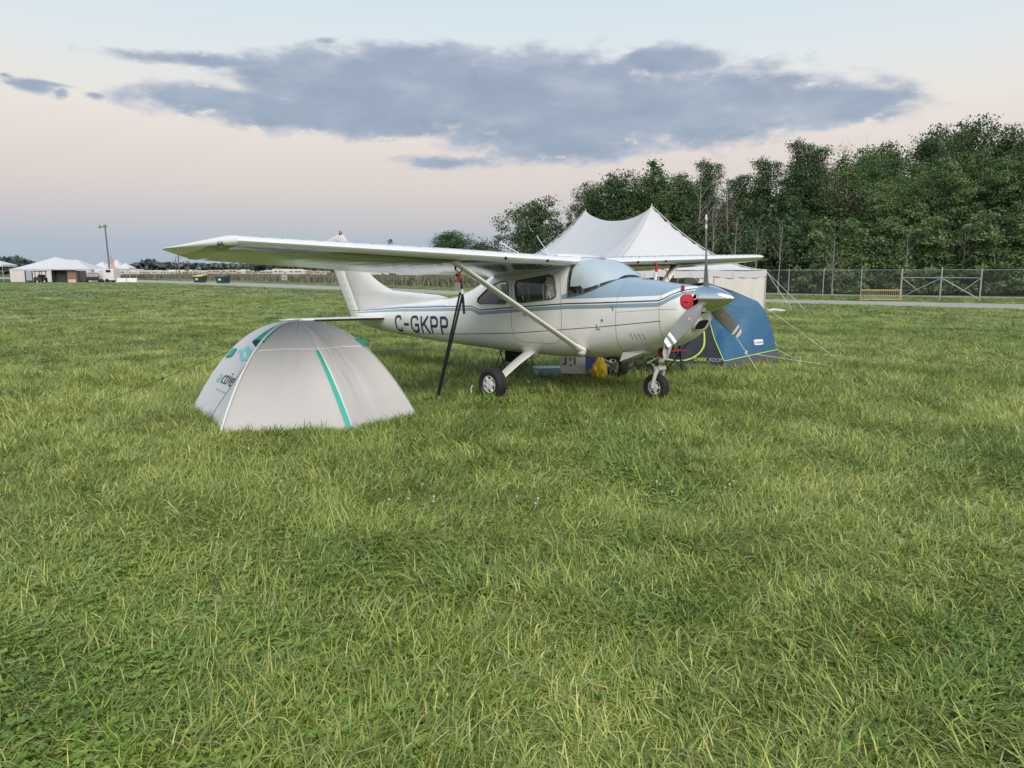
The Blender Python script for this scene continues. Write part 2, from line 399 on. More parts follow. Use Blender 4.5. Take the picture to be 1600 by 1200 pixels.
def instancer(name, pts, rots, scls, idx, coll, kind='stuff'):
    me = bpy.data.meshes.new(name); n = len(pts); me.vertices.add(n); me.vertices.foreach_set('co', np.asarray(pts, np.float32).ravel())
    a = me.attributes.new('rot', 'FLOAT_VECTOR', 'POINT'); a.data.foreach_set('vector', np.asarray(rots, np.float32).ravel())
    a = me.attributes.new('scl', 'FLOAT_VECTOR', 'POINT'); a.data.foreach_set('vector', np.asarray(scls, np.float32).ravel())
    a = me.attributes.new('idx', 'INT', 'POINT'); a.data.foreach_set('value', np.asarray(idx, np.int32)); me.update()
    o = obj(name, me); tag(o, kind=kind)
    g = bpy.data.node_groups.new(name + '_nodes', 'GeometryNodeTree')
    g.interface.new_socket('Geometry', in_out='INPUT', socket_type='NodeSocketGeometry'); g.interface.new_socket('Geometry', in_out='OUTPUT', socket_type='NodeSocketGeometry')
    N = g.nodes; gi = N.new('NodeGroupInput'); go = N.new('NodeGroupOutput'); ip = N.new('GeometryNodeInstanceOnPoints'); ci = N.new('GeometryNodeCollectionInfo')
    ci.inputs[0].default_value = coll; ci.inputs['Separate Children'].default_value = True; ci.inputs['Reset Children'].default_value = True
    def na(nm, ty):
        q = N.new('GeometryNodeInputNamedAttribute'); q.data_type = ty; q.inputs['Name'].default_value = nm; return q.outputs['Attribute']
    er = N.new('FunctionNodeEulerToRotation'); Lk = g.links
    Lk.new(gi.outputs[0], ip.inputs['Points']); Lk.new(ci.outputs[0], ip.inputs['Instance']); ip.inputs['Pick Instance'].default_value = True
    Lk.new(na('idx', 'INT'), ip.inputs['Instance Index']); Lk.new(na('rot', 'FLOAT_VECTOR'), er.inputs[0]); Lk.new(er.outputs[0], ip.inputs['Rotation'])
    Lk.new(na('scl', 'FLOAT_VECTOR'), ip.inputs['Scale']); Lk.new(ip.outputs[0], go.inputs[0])
    md = o.modifiers.new('nodes', 'NODES'); md.node_group = g
    return o
TENT_A = [(-4.02, 9.0), (-3.09, 7.54), (-1.72, 7.61), (-1.12, 8.51), (-2.05, 9.97), (-3.42, 9.91)]
TENT_B = [(1.66, 13.75), (3.74, 12.62), (5.15, 13.75), (3.66, 15.6)]
def inside(x, y, P, grow=0):
    cx = sum(p[0] for p in P) / len(P); cy = sum(p[1] for p in P) / len(P); c = False; n = len(P)
    Q = [(cx + (p[0] - cx) * (1 + grow), cy + (p[1] - cy) * (1 + grow)) for p in P]
    for i in range(n):
        x1, y1 = Q[i]; x2, y2 = Q[(i + 1) % n]
        if (y1 > y) != (y2 > y) and x < (x2 - x1) * (y - y1) / (y2 - y1) + x1: c = not c
    return c
BANDS = [(1.5, 5, 640, 1.0, 1.0), (5, 9, 360, 1.1, 1.08), (9, 15, 200, 1.25, 1.3), (15, 28, 90, 1.7, .95), (28, 55, 22, 3.0, 1.0), (55, 140, 2.6, 8.0, 1.2)]
PT = []; RO = []; SC = []; IX = []
for (r0, r1, dens_, sxy, sz) in BANDS:
    n = int(dens_ * .5 * (r1 * r1 - r0 * r0) * R(84))
    rr = np.sqrt(r0 * r0 + (r1 * r1 - r0 * r0) * rng.random(n)); th = (rng.random(n) - .5) * R(84)
    X = rr * np.sin(th); Y = rr * np.cos(th); U = rng.random((n, 6))
    for i in range(n):
        x, y = float(X[i]), float(Y[i])
        if y > front_of(NEAR, x) - .3: continue
        if inside(x, y, TENT_A, -.03) or inside(x, y, TENT_B, -.05): continue
        q = noise.noise((x * .9, y * .9, 3.1)); cl = noise.noise((x * .5 + 40, y * .5, 9.0)); st = noise.noise((x * 1.1 + 90, y * 1.1, 2.0))
        hgt = noise.noise((x * .7, y * .7 + 55, 4.0)) + .8 * noise.noise((x * 2.6, y * 2.6, 14.0)) * (r1 <= 15)
        leftness = max(0, min(1, (-x + 1.0) / 3)) if r1 <= 9 else .3
        u = U[i, 0]
        pc = (.02 + .45 * max(0, cl - .05) + .22 * leftness * (r1 <= 5)) if r1 <= 9 else .03; ps = .08 + .45 * max(0, st)
        if u < pc: k = 4
        elif u < pc + .002 + .008 * leftness * (r1 <= 5): k = 5 if r1 <= 9 else 4
        elif u < pc + .02 + ps * .5: k = 6
        else: k = [0, 1, 2, 3, 7 if r0 >= 9 else 1, 1, 0, 3, 2, 8][int(U[i, 1] * 10)]
        if r0 >= 15 and k in (4, 5, 6): k = 2 if U[i, 1] < .7 else k
        PT.append((x, y, 0)); RO.append((0, 0, q * 7.0 + (U[i, 2] - .5) * 3.6))
        s = .66 + .5 * U[i, 3] + .30 * hgt; s2 = sxy * s
        SC.append((s2, s2, sz * s * (.85 + .3 * U[i, 4]))); IX.append(k)
instancer('grass', PT, RO, SC, IX, tufts)
# verge beyond the gravel road
PT = []; RO = []; SC = []; IX = []
for i in range(9000):
    x = rng.uniform(-75, 46); k = front_of(FAR, x); y = k + .3 + rng.random() ** 1.0 * (13 if rng.random() < .99 else 16)
    ya = front_of(offs(FAR, 10.5), x); yb = front_of(offs(FAR, 13.5), x)
    if ya - .3 < y < yb + .3: continue
    PT.append((x, y, 0)); RO.append((0, 0, rng.random() * 6.28)); s = 3.2 * (.7 + .6 * rng.random()); SC.append((s, s, 1.1)); IX.append([0, 1, 2, 7][i % 4])
instancer('verge_grass', PT, RO, SC, IX, tufts)
# white and pink clover heads
heads = bpy.data.collections.new('clover_heads')
for i, c in enumerate([(.48, .49, .38), (.40, .28, .26)]):
    b = MB()
    for k in range(3):
        x, y = rng.normal(0, .12), rng.normal(0, .12); h = .05 + .045 * rng.random()
        b.tube([(x, y, 0), (x, y, h)], .0012, 4); b.lathe([(.001, -.008), (.007, -.005), (.0095, .001), (.007, .007), (.001, .010)], (x, y, h), (.2, .1, 1), 7)
    me = b.mesh('head'); me.materials.append(mat('clover_white' if i == 0 else 'clover_pink', c, .8)); heads.objects.link(bpy.data.objects.new('head_%d' % i, me))
PT = []; RO = []; SC = []; IX = []
for i in range(120):
    r_ = 3.6 + 15 * rng.random() ** .8; th = (rng.random() - .5) * R(74); x, y = r_ * math.sin(th), r_ * math.cos(th)
    if inside(x, y, TENT_A, .1) or inside(x, y, TENT_B, .1): continue
    if noise.noise((x * .4, y * .4, 20)) < -.1: continue
    PT.append((x, y, 0)); RO.append((0, 0, r_ * 9)); SC.append((1, 1, 1)); IX.append(int(rng.random() < .25))
instancer('clover_flowers', PT, RO, SC, IX, heads)

# ================================================================== TREES
bark = mat('bark', (.12, .105, .085), .9, var=.4, vscale=4)
pale_bark = mat('pale_bark', (.26, .235, .20), .9, var=.3, vscale=4)
leaf_dark = leaf_mat('oak_leaf', [(.034, .066, .028), (.052, .094, .037), (.078, .130, .048), (.115, .17, .06)], transl=.18, dry=0, rough=.7)
leaf_mid = leaf_mat('maple_leaf', [(.045, .088, .032), (.070, .125, .042), (.105, .165, .052), (.15, .215, .07)], transl=.18, dry=0, rough=.7)
leaf_light = leaf_mat('poplar_leaf', [(.075, .125, .050), (.11, .17, .062), (.15, .22, .08), (.21, .27, .11)], transl=.2, dry=0, rough=.7)
leaf_dry = leaf_mat('brown_leaf', [(.05, .06, .03), (.09, .085, .045), (.13, .115, .06)], transl=.2, dry=0)

def crown_mesh(name, blobs, nclump, nleaf, ls, seed, up=.25, clump_r=.9):
    """blobs: (x,y,z,rx,ry,rz). Leaf clumps sit mostly on the blobs' skins; each leaf is a bent quad"""
    g = np.random.default_rng(seed); B = np.array(blobs, float); wgt = B[:, 3] * B[:, 5]; wgt /= wgt.sum()
    bi = g.choice(len(B), nclump, p=wgt); d = g.normal(size=(nclump, 3)); d /= np.linalg.norm(d, axis=1)[:, None]
    rad = .45 + .60 * g.random(nclump) ** .45
    cc = B[bi, :3] + d * B[bi, 3:6] * rad[:, None]
    csz = clump_r * (.5 + .8 * g.random(nclump))
    ci = np.repeat(np.arange(nclump), nleaf); n = len(ci)
    o = np.clip(g.normal(size=(n, 3)), -1.7, 1.7) * np.array([1, 1, .62]) * .55
    P = cc[ci] + o * csz[ci][:, None]
    nrm = g.normal(size=(n, 3)) * .8 + d[ci] * .5 + np.array([0, 0, up * 2]); nrm /= np.linalg.norm(nrm, axis=1)[:, None]
    a = np.cross(nrm, g.normal(size=(n, 3))); a /= np.linalg.norm(a, axis=1)[:, None]; b = np.cross(nrm, a)
    s = ls * (.5 + .9 * g.random(n))[:, None]
    V = np.stack([P - a * s * .5, P + b * s * .32 + nrm * s * .06, P + a * s * .55 - nrm * s * .05, P - b * s * .32 + nrm * s * .06], 1).reshape(-1, 3)
    V[:, 2] = np.maximum(V[:, 2], .15)
    F = np.arange(n * 4).reshape(-1, 4)
    tone = np.clip(.05 + .75 * g.random(nclump)[ci] + .14 * g.random(n), 0, 1)
    return np_mesh(name, V, F, np.repeat(tone, 4))
def wood(name, h, r, nb, spread, seed, m, top=1.0, lo=.3, twig=0, ext=.45):
    g = random.Random(seed); b = MB(); pts = []
    x = y = 0
    for i in range(8):
        t = i / 7; pts.append((x, y, t * h * top)); x += g.uniform(-.03, .03) * h * .4; y += g.uniform(-.03, .03) * h * .4
    rs = [r * (1 - .88 * (i / 7)) for i in range(8)]; rs[0] *= 1.35
    b.tube(pts, rs, 8, caps=False)
    for k in range(nb):
        t = lo + (.95 - lo) * k / max(1, nb - 1); i = t * 7; i0 = min(6, int(i)); p = Vector(pts[i0]).lerp(Vector(pts[i0 + 1]), i - i0)
        a = g.uniform(0, 6.28); L = spread * (1.1 - .55 * t) * g.uniform(.7, 1.15); q = [p]; rr = r * (1 - .88 * t) * .55
        for j in range(1, 5):
            a += g.uniform(-.25, .25); q.append(q[-1] + Vector((math.cos(a) * L / 4, math.sin(a) * L / 4, L / 4 * (ext + .25 * j * .5))))
        b.tube(q, [rr, rr * .75, rr * .5, rr * .3, rr * .1], 5, caps=False)
        for j in range(twig):
            s_ = q[g.randint(1, 4)]; a2 = g.uniform(0, 6.28); L2 = L * g.uniform(.2, .5); q2 = [s_]
            for _ in range(3): a2 += g.uniform(-.4, .4); q2.append(q2[-1] + Vector((math.cos(a2) * L2 / 4, math.sin(a2) * L2 / 4, L2 / 3)))
            b.tube(q2, [rr * .28, rr * .2, rr * .12, .006], 3, caps=False)
            for _ in range(2):
                s3 = q2[g.randint(1, 3)]; a3 = g.uniform(0, 6.28); b.tube([s3, s3 + Vector((math.cos(a3) * L2 * .25, math.sin(a3) * L2 * .25, L2 * .35))], [rr * .12, .005], 3, caps=False)
    me = b.mesh(name); me.materials.append(m); return me
def gblobs(seed, H, Wd, lo, n, shape='round'):
    g = random.Random(seed); out = []
    for i in range(n):
        t = (i + .5) / n; z = H * (lo + (1 - lo) * t)
        if shape == 'round': rr = Wd / 2 * math.sqrt(max(.05, 1 - abs(2 * t - .9) ** 2.2))
        elif shape == 'spire': rr = Wd / 2 * (1.05 - t) ** .8 + .3
        else: rr = Wd / 2 * (.55 + .6 * math.sin(math.pi * min(1, t * 1.05) ** .8)) * (1.05 - .35 * t)
        for k in range(3 if rr > 1.2 else 1):
            a = g.uniform(0, 6.28); q = rr * g.uniform(.35, .6) if rr > 1.2 else 0; s = rr * g.uniform(.55, .80)
            out.append((math.cos(a) * q, math.sin(a) * q, z + g.uniform(-.3, .3), s, s, max(.5, min(H * (1 - lo) / n * 1.3, s))))
        if rr > 1.2: out.append((0, 0, z, rr * .5, rr * .5, H * (1 - lo) / n))
    return out
# each entry: trunk mesh, crown mesh, own height
KIND = {}
def make_kind(k, H, Wd, lo, n, shape, leafm, ncl, nl, ls, seed, cr=.9, nb=9, r=.22, bk=None):
    KIND[k] = (wood(k + '_wood', H * .93, r, nb, Wd * .42, seed, bk or bark), crown_mesh(k + '_leaves', gblobs(seed, H * .97, Wd, lo, n, shape), ncl, nl, ls, seed, clump_r=cr), H, Wd)
    KIND[k][1].materials.append(leafm)
make_kind('oak', 13, 9.5, .08, 7, 'round', leaf_dark, 560, 85, .205, 11)
make_kind('oak2', 13, 8.0, .10, 6, 'round', leaf_mid, 540, 85, .20, 12)
make_kind('tall', 15, 7.0, .10, 7, 'oval', leaf_dark, 520, 85, .20, 13)
make_kind('poplar', 13, 5.5, .06, 8, 'oval', leaf_light, 480, 82, .18, 14, cr=.62, bk=pale_bark)
make_kind('poplar2', 13, 6.2, .05, 8, 'spire', leaf_light, 480, 82, .18, 15, cr=.62, bk=pale_bark)
make_kind('spire', 10, 2.6, .05, 7, 'spire', leaf_dark, 110, 42, .26, 16, cr=.45, nb=12, r=.12)
make_kind('bush', 4.5, 5.0, .0, 4, 'round', leaf_dark, 150, 45, .25, 17, nb=5, r=.08)
make_kind('airy', 9, 10.5, .03, 6, 'round', leaf_dark, 420, 60, .22, 27, cr=.85, nb=14, r=.2)
make_kind('thin', 12, 4.6, .25, 6, 'oval', leaf_dry, 95, 32, .24, 19, cr=.7, nb=14, r=.15, bk=pale_bark)
make_kind('sapling', 7.5, 5.0, .02, 6, 'spire', leaf_light, 260, 55, .22, 20, cr=.6, nb=10, r=.10, bk=pale_bark)
BARE = [wood('bare_a', 12.5, .17, 16, 3.0, 31, pale_bark, twig=4, lo=.25, ext=1.0), wood('bare_b', 12.5, .13, 15, 2.4, 32, pale_bark, twig=4, lo=.4, ext=1.2)]
def place(u, d):                 # ground point seen at picture column u, distance d ahead
    return (u - 800) / FPX * (d * math.cos(PITCH) + EYE * math.sin(PITCH)), d
def hgt_at(v, d):                # height of a point seen at picture row v, distance d ahead
    b = (600 - v) / FPX; return EYE + d * (-math.sin(PITCH) + b * math.cos(PITCH)) / (math.cos(PITCH) + b * math.sin(PITCH))
FIRST = {}
def tree(kind, u, topv, d, wpx=None, label='', group=None, rz=None, name='tree'):
    x, y = place(u, d); H = hgt_at(topv, d)
    if kind in ('bare_a', 'bare_b'):
        me = BARE[0 if kind == 'bare_a' else 1]; e = empty(name, (x, y, 0), random.uniform(0, 6.28), label, 'tree', group)
        o = obj('trunk', me, None, e); s = H / 14.2; e.scale = (s, s, s); return e
    wd, cr, h0, w0 = KIND[kind]; e = empty(name, (x, y, 0), random.uniform(0, 6.28) if rz is None else rz, label, 'tree', group)
    obj('trunk', wd, None, e); obj('crown', cr, None, e)
    sz = H / h0 * 1.02; sw = sz if wpx is None else wpx / FPX * d / w0 * (1.12 if kind in ('poplar', 'poplar2', 'airy', 'sapling') else 1.3)
    e.scale = (sw, sw, sz); return e
G = 'trees of the wood behind the fence'
W_ = [  # kind, u, top v, distance, width px, label
 ('oak', 925, 284, 74, 62, 'small dark round tree at the left end of the wood, lower than its neighbours'),
 ('oak', 962, 266, 72, 100, 'broad dark round-topped tree behind the left peak of the big white tent'),
 ('oak2', 1018, 268, 72, 95, 'dark leafy tree behind the right peak of the big white tent'),
 ('spire', 1018, 249, 74, 36, 'narrow dark pointed tree rising just above the right tent peak'),
 ('oak', 1066, 272, 74, 80, 'dark round tree between the tent peak and the dead grey trees'),
 ('bare_a', 1083, 250, 68, 0, 'dead grey leafless tree just left of the upright propeller blade'),
 ('tall', 1098, 253, 77, 56, 'dark tree with a small rounded top behind the dead grey tree'),
 ('bare_b', 1128, 262, 67, 0, 'slender dead grey tree just right of the upright propeller blade'),
 ('thin', 1116, 300, 69, 60, 'sparse brownish tree with bare pale stems behind the propeller'),
 ('tall', 1150, 275, 78, 66, 'dark full tree to the right of the slender dead tree'),
 ('tall', 1186, 250, 75, 62, 'dark tree with a ragged open top above the right wing tip'),
 ('tall', 1238, 222, 72, 58, 'tall pointed dark green tree, left one of the close pair'),
 ('tall', 1266, 232, 72, 62, 'tall dark green tree, right one of the close pair'),
 ('bare_b', 1298, 240, 74, 0, 'thin dead grey tree right of the tall pointed pair'),
 ('oak2', 1306, 250, 76, 84, 'mid green rounded tree filling the gap right of the tall pointed pair'),
 ('oak', 1350, 228, 82, 84, 'dark round tree behind the bare grey treetop'),
 ('thin', 1312, 262, 70, 50, 'thin brownish tree half bare on top, left of the hill of oaks'),
 ('bare_a', 1328, 212, 80, 0, 'bare grey treetop standing above the brownish tree'),
 ('oak2', 1345, 252, 78, 76, 'mid green tree at the left foot of the highest crowns'),
 ('oak', 1385, 222, 84, 88, 'dark oak on the left shoulder of the highest crowns'),
 ('oak', 1432, 198, 88, 100, 'very tall dark oak, left one of the three highest'),
 ('oak', 1490, 183, 90, 120, 'highest dark oak of the wood'),
 ('oak', 1545, 200, 88, 90, 'very tall dark oak, right one of the three highest'),
 ('oak2', 1598, 203, 86, 84, 'tall green tree cut by the right edge of the view'),
 ('poplar', 1372, 272, 66, 74, 'pale green tree in front of the left shoulder of the oaks'),
 ('poplar2', 1418, 248, 65, 82, 'pale green pointed tree in front of the left tall oak'),
 ('poplar', 1466, 236, 64, 84, 'pale green tall tree in front of the highest oak'),
 ('poplar2', 1512, 226, 64, 88, 'pale green feathery tree right of the highest oak'),
 ('poplar', 1560, 232, 62, 84, 'pale green tree near the right edge, behind the right gate post'),
 ('poplar2', 1606, 212, 60, 90, 'pale green tall tree touching the right edge of the view'),
 ('sapling', 1278, 330, 60, 66, 'low bright green tree with a leaning pale trunk behind the fence'),
 ('sapling', 1322, 332, 59, 72, 'low bright green bushy tree left of the yellow barrier'),
 ('sapling', 1385, 340, 58, 80, 'low green tree right above the yellow barrier'),
 ('sapling', 1452, 330, 57, 90, 'low green tree behind the left half of the fence gate'),
 ('sapling', 1530, 320, 56, 95, 'low green tree behind the right gate post'),
 ('sapling', 1592, 322, 55, 90, 'low green tree at the lower right edge of the wood'),
 ('oak2', 1655, 215, 80, 90, None), ('poplar', 1668, 240, 60, 90, None), ('oak', 1720, 205, 86, 110, None),
 ('poplar2', 1745, 235, 60, 95, None)]
for (k, u, v, d, wp, lb) in W_:
    if lb: tree(k, u, v, d, wp or None, lb, G)
    else: tree(k, u, v, d, wp, 'tree standing past the right edge of the view', G)
for i, (u, v, d) in enumerate([(1108, 300, 61), (1176, 345, 61), (1216, 330, 60), (1300, 350, 57), (1412, 345, 56), (1447, 320, 57), (1498, 338, 56), (1552, 330, 55), (1268, 345, 60), (1143, 322, 62)]):
    t_ = tree('bare_a' if i % 2 else 'bare_b', u, v, d, 0, ['thin pale bare stem at the wood edge left of the far wing tip', 'slim pale bare tree above the right wing tip', 'pale bare stem at the wood edge just right of the white tent', 'slim pale bare tree left of the yellow barrier', 'pale bare tree behind the left gate post', 'slim pale bare tree behind the left half of the gate', 'pale bare stem behind the middle gate post', 'slim pale bare tree behind the right gate post', 'pale bare stem midway between the white tent and the yellow barrier', 'pale bare stem directly above the far wing tip'][i], G)
for i, (u, v, d) in enumerate([(905, 378, 70), (948, 368, 69), (990, 372, 68), (1035, 365, 67), (1076, 360, 66), (1112, 368, 65), (1150, 362, 66), (1190, 356, 64), (1228, 350, 65),
        (1262, 362, 62), (1300, 378, 60), (1345, 372, 61), (1392, 378, 59), (1436, 372, 60), (1478, 376, 58), (1520, 368, 59), (1560, 372, 57), (1604, 366, 58), (1650, 370, 57), (1700, 366, 56),
        (1170, 330, 72), (1215, 322, 73), (1340, 320, 70), (1420, 318, 71), (1500, 310, 70), (1130, 345, 72), (1060, 330, 73), (1260, 318, 74), (1580, 315, 70), (975, 330, 76)]):
    tree('bush', u, v, d, 76 if v > 340 else 84, 'dense green bush of the undergrowth under the wood', 'undergrowth bushes at the foot of the wood', name='bush')
tree('airy', 845, 318, 78, 128, 'low wide round tree left of the wood, beyond the big tent')
tree('oak', 700, 360, 150, 78, 'dark round tree above the middle of the near wing')
tree('oak2', 757, 381, 150, 40, 'small low tree between the dark round tree and the wide one')
tree('spire', 611, 373, 190, 13, 'lone tiny conifer whose tip shows above the near wing', name='conifer')

# ================================================================== FENCE, GATE, BARRIER
FP = [place(1900, 35), place(1800, 37.4), place(1700, 39.8), place(1600, 42.4), place(1530, 44.3), place(1468, 45.8), place(1407, 47.3), place(1344, 48.8), place(1285, 50.0), place(1231, 51.3)]
far_pts = [(-11.7, 83), (-49, 134), (-95, 190)]
def walk(P, step):
    out = [Vector(P[0])]; acc = 0
    for a, b in zip(P[:-1], P[1:]):
        a, b = Vector(a), Vector(b); L = (b - a).length; s = step - acc
        while s < L: out.append(a.lerp(b, s / L)); s += step
        acc = (L - (s - step))
    return out
more = walk([FP[-1]] + far_pts, 3.0)
posts = [Vector(p) for p in FP] + more[1:]
fence = empty('chain_link_fence', (*posts[0], 0), 0, 'long grey chain-link fence with steel posts between the roads and the wood', 'fence')
f0 = Vector((*posts[0], 0))
b = MB(); b.tube([(0, 0, 0), (0, 0, 1.9)], .032, 8); b.lathe([(.038, 0), (.03, .04), (.005, .06)], (0, 0, 1.88), (0, 0, 1), 8)
pme = b.mesh('post'); pme.materials.append(steel)
for p in posts:
    o = obj('post', pme, None, fence, Vector((*p, 0)) - f0)
    if p.length > 70: o.scale = (.55, .55, 1)
wire = mat('fence_wire', (.14, .15, .15), .6)
rail = MB(); net = MB()
for a, c in zip(posts[:-1], posts[1:]):
    A = Vector((*a, 0)) - f0; Cc = Vector((*c, 0)) - f0
    rail.bar(A + Vector((0, 0, 1.86)), Cc + Vector((0, 0, 1.86)), .03); L = (Cc - A).length
    near = (a.length < 62); sp = .13 if near else .5; wd = .0065 if near else .014; d = (Cc - A).normalized(); H = 1.8; n = int((L + H) / sp)
    nrm = Vector((-d.y, d.x, 0)) * wd
    for s in (1, -1):
        for i in range(n):
            x0 = i * sp - (H if s > 0 else 0); p0 = [x0, 0]; p1 = [x0 + s * H, H]
            if s < 0: p0 = [i * sp, 0]; p1 = [i * sp - H, H]
            (xa, za), (xb, zb_) = p0, p1
            def clip(xa, za, xb, zb_):
                if xa > xb: xa, za, xb, zb_ = xb, zb_, xa, za
                if xb <= 0 or xa >= L: return None
                if xa < 0: za += (zb_ - za) * (0 - xa) / (xb - xa); xa = 0
                if xb > L: zb_ = za + (zb_ - za) * (L - xa) / (xb - xa); xb = L
                return xa, za, xb, zb_
            q = clip(xa, za, xb, zb_)
            if not q: continue
            P0 = A + d * q[0] + Vector((0, 0, .05 + q[1])) + nrm * s; P1 = A + d * q[2] + Vector((0, 0, .05 + q[3])) + nrm * s
            net.bar(P0, P1, wd)
rail.build('top_rail', steel, fence, smooth=False)
tag(net.build('wire_mesh', wire, fence, smooth=False), kind='stuff')
# gate: two braced leaves standing against the fence
gp = [Vector((*place(u, d), 0)) for u, d in ((1406, 46.9), (1468, 45.4), (1530, 43.9))]
gate = empty('fence_gate', gp[1], 0, 'double steel gate with crossed diagonal braces in the chain-link fence', 'gate')
for p, hh in zip(gp, (1.88, 2.02, 1.95)):
    MB().tube([p - gp[1], p - gp[1] + Vector((0, 0, hh))], .045, 8).build('gate_post', steel, gate)
for a, c, s in ((gp[0], gp[1], 1), (gp[2], gp[1], -1)):
    A = a - gp[1]; B_ = c - gp[1]
    MB().tube([A + Vector((0, 0, 1.37)), B_ + Vector((0, 0, 1.37))], .03, 6).build('gate_rail', steel, gate)
    MB().tube([A + Vector((0, 0, .10)), B_ + Vector((0, 0, 1.36))], .028, 6).build('brace', steel, gate)
    d = (B_ - A).normalized(); off = Vector((-d.y, d.x, 0)) * .5
    MB().tube([A + Vector((0, 0, 1.36)) + off * .2, B_ * .4 + A * .6 + Vector((0, 0, .55)) + off], .02, 6).build('brace', steel, gate)
# yellow barrier on the verge
bx0 = Vector((*place(1344, 43.6), 0)); bx1 = Vector((*place(1408, 43.2), 0)); bd = (bx1 - bx0)
bar_ = empty('crowd_barrier', (bx0 + bx1) / 2, math.atan2(bd.y, bd.x), 'low yellow barrier of many upright bars on the verge before the gate', 'barrier')
yel = mat('yellow_paint', (.48, .40, .17), .5, var=.1); W2 = bd.length / 2
b = MB(); b.tube([(-W2, 0, 0), (-W2, 0, .66), (W2, 0, .66), (W2, 0, 0)], .03, 8); b.tube([(-W2, 0, .12), (W2, 0, .12)], .02, 6); b.build('frame', yel, bar_)
bme = MB().tube([(0, 0, .12), (0, 0, .66)], .012, 6).mesh('bar'); bme.materials.append(yel)
for i in range(1, 20): obj('bar', bme, None, bar_, (-W2 + 2 * W2 * i / 20, 0, 0))
for s in (-1, 1): MB().bar((s * W2, -.28, .02), (s * W2, .28, .02), .04).build('foot', yel, bar_)

# ================================================================== PEAKED TENTS
canvas = mat('tent_canvas', (.66, .66, .68), .75, var=.05, vscale=.6, trans=.18)
canvas2 = mat('tent_wall', (.72, .68, .655), .8, var=.08, vscale=.8, trans=.12)
seam_m = mat('tent_seam', (.50, .47, .42), .7)
rope_m = mat('white_rope', (.60, .60, .57), .8)
pole_m = mat('tent_pole', (.40, .39, .38), .5)
def marquee(name, O, ea, eb, W, L, eave, peaks, sag, p, label, walls, guys, group=None, vd=.26, pw=.05, scallop=.04):
    """O: ground corner (a=0,b=0). ea: unit vector across, eb: along. peaks: [(b, z)...]. walls: [(p0, p1)] in (a,b)"""
    O = Vector((*O, 0)); ea = Vector((*ea, 0)); eb = Vector((*eb, 0))
    root = empty(name, O, 0, label, 'tent', group)
    P = lambda a, b_, z: ea * a + eb * b_ + Vector((0, 0, z))
    pb = [q[0] for q in peaks]
    def height(a, b_):
        ax = abs(a / W * 2 - 1)
        if b_ < pb[0]: r = max(ax, (pb[0] - b_) / pb[0]); zr = peaks[0][1]
        elif b_ > pb[-1]: r = max(ax, (b_ - pb[-1]) / (L - pb[-1])); zr = peaks[-1][1]
        else:
            r = ax; zr = peaks[0][1]
            for (b0, z0), (b1, z1) in zip(peaks[:-1], peaks[1:]):
                if b0 <= b_ <= b1:
                    t = (b_ - b0) / (b1 - b0); zr = z0 + (z1 - z0) * t - sag * (4 * t * (1 - t)) ** .8
        return eave + (zr - eave) * max(0, 1 - r) ** p
    bs = sorted(set([round(x, 4) for x in list(np.linspace(0, L, 53)) + pb])); as_ = sorted(set(list(np.linspace(0, W, 41))))
    rows = [[P(a, b_, height(a, b_) + .012 * noise.noise((a * 1.3, b_ * 1.3, 2))) for a in as_] for b_ in bs]
    MB().grid(rows).build('roof', canvas, root, ang=70)
    # hip and cross seams
    def seam(pts): 
        q = [P(a, b_, height(a, b_) + .012) for a, b_ in pts]; MB().tube(q, .022, 5).build('seam', seam_m, root)
    for pk, be in ((pb[0], 0), (pb[-1], L)):
        for ac in (0, W): seam([(W / 2 + (ac - W / 2) * t, pk + (be - pk) * t) for t in np.linspace(0, 1, 24)])
    for pk in pb[1:-1] if len(pb) > 2 else []:
        for ac in (0, W): seam([(W / 2 + (ac - W / 2) * t, pk) for t in np.linspace(0, 1, 20)])
    for k, (b_, z) in enumerate(peaks):
        MB().tube([P(W / 2, b_, 0), P(W / 2, b_, z + .10)], .03, 8).build('centre_pole', pole_m, root)
    per = [(0, 0), (W, 0), (W, L), (0, L)]
    for i in range(4):
        a0, a1 = Vector(per[i]), Vector(per[(i + 1) % 4]); n = max(2, int((a1 - a0).length / 2.3)); m_ = n * 10
        out = (Vector((a0.x + a1.x, a0.y + a1.y)) / 2 - Vector((W / 2, L / 2))).normalized() * .03
        top = []; bot = []
        for j in range(m_ + 1):
            q = a0.lerp(a1, j / m_) + out; zz = eave - .05 * abs(math.sin(math.pi * j / 10)) ** .7
            top.append(P(q.x, q.y, zz + .005)); bot.append(P(q.x, q.y, zz - vd - scallop * abs(math.sin(math.pi * j / 5))))
        MB().grid([top, bot]).build('valance', canvas, root, ang=70)
        for j in range(n):
            q = a0.lerp(a1, j / n); MB().tube([P(q.x, q.y, 0), P(q.x, q.y, eave)], .03, 7).build('side_pole', pole_m, root)
    for (w0, w1) in walls:
        a0, a1 = Vector(w0), Vector(w1); n = int((a1 - a0).length * 8); rows = []
        for zf in (0, .3, .6, 1): rows.append([])
        nv = Vector((-(a1 - a0).y, (a1 - a0).x)).normalized()
        for j in range(n + 1):
            q = a0.lerp(a1, j / n)
            for k, zf in enumerate((0, .3, .6, 1)):
                qq = q + nv * (pw * (1 - zf * .6) * math.sin(j * 1.15) + .02 * noise.noise((j * .7, zf * 2, 5))); rows[k].append(P(qq.x, qq.y, .02 + (eave - .12) * zf))
        MB().grid(rows).build('wall_panel', canvas2, root, ang=60)
    for (g0, zt, g1) in guys:
        s = P(*g1, .05); MB().tube([P(*g0, zt), s], .009, 5).build('guy_rope', rope_m, root)
        MB().tube([s + Vector((0, 0, -.1)), s + Vector((0, 0, .12))], .02, 6).build('stake', gun, root)
    return root, P
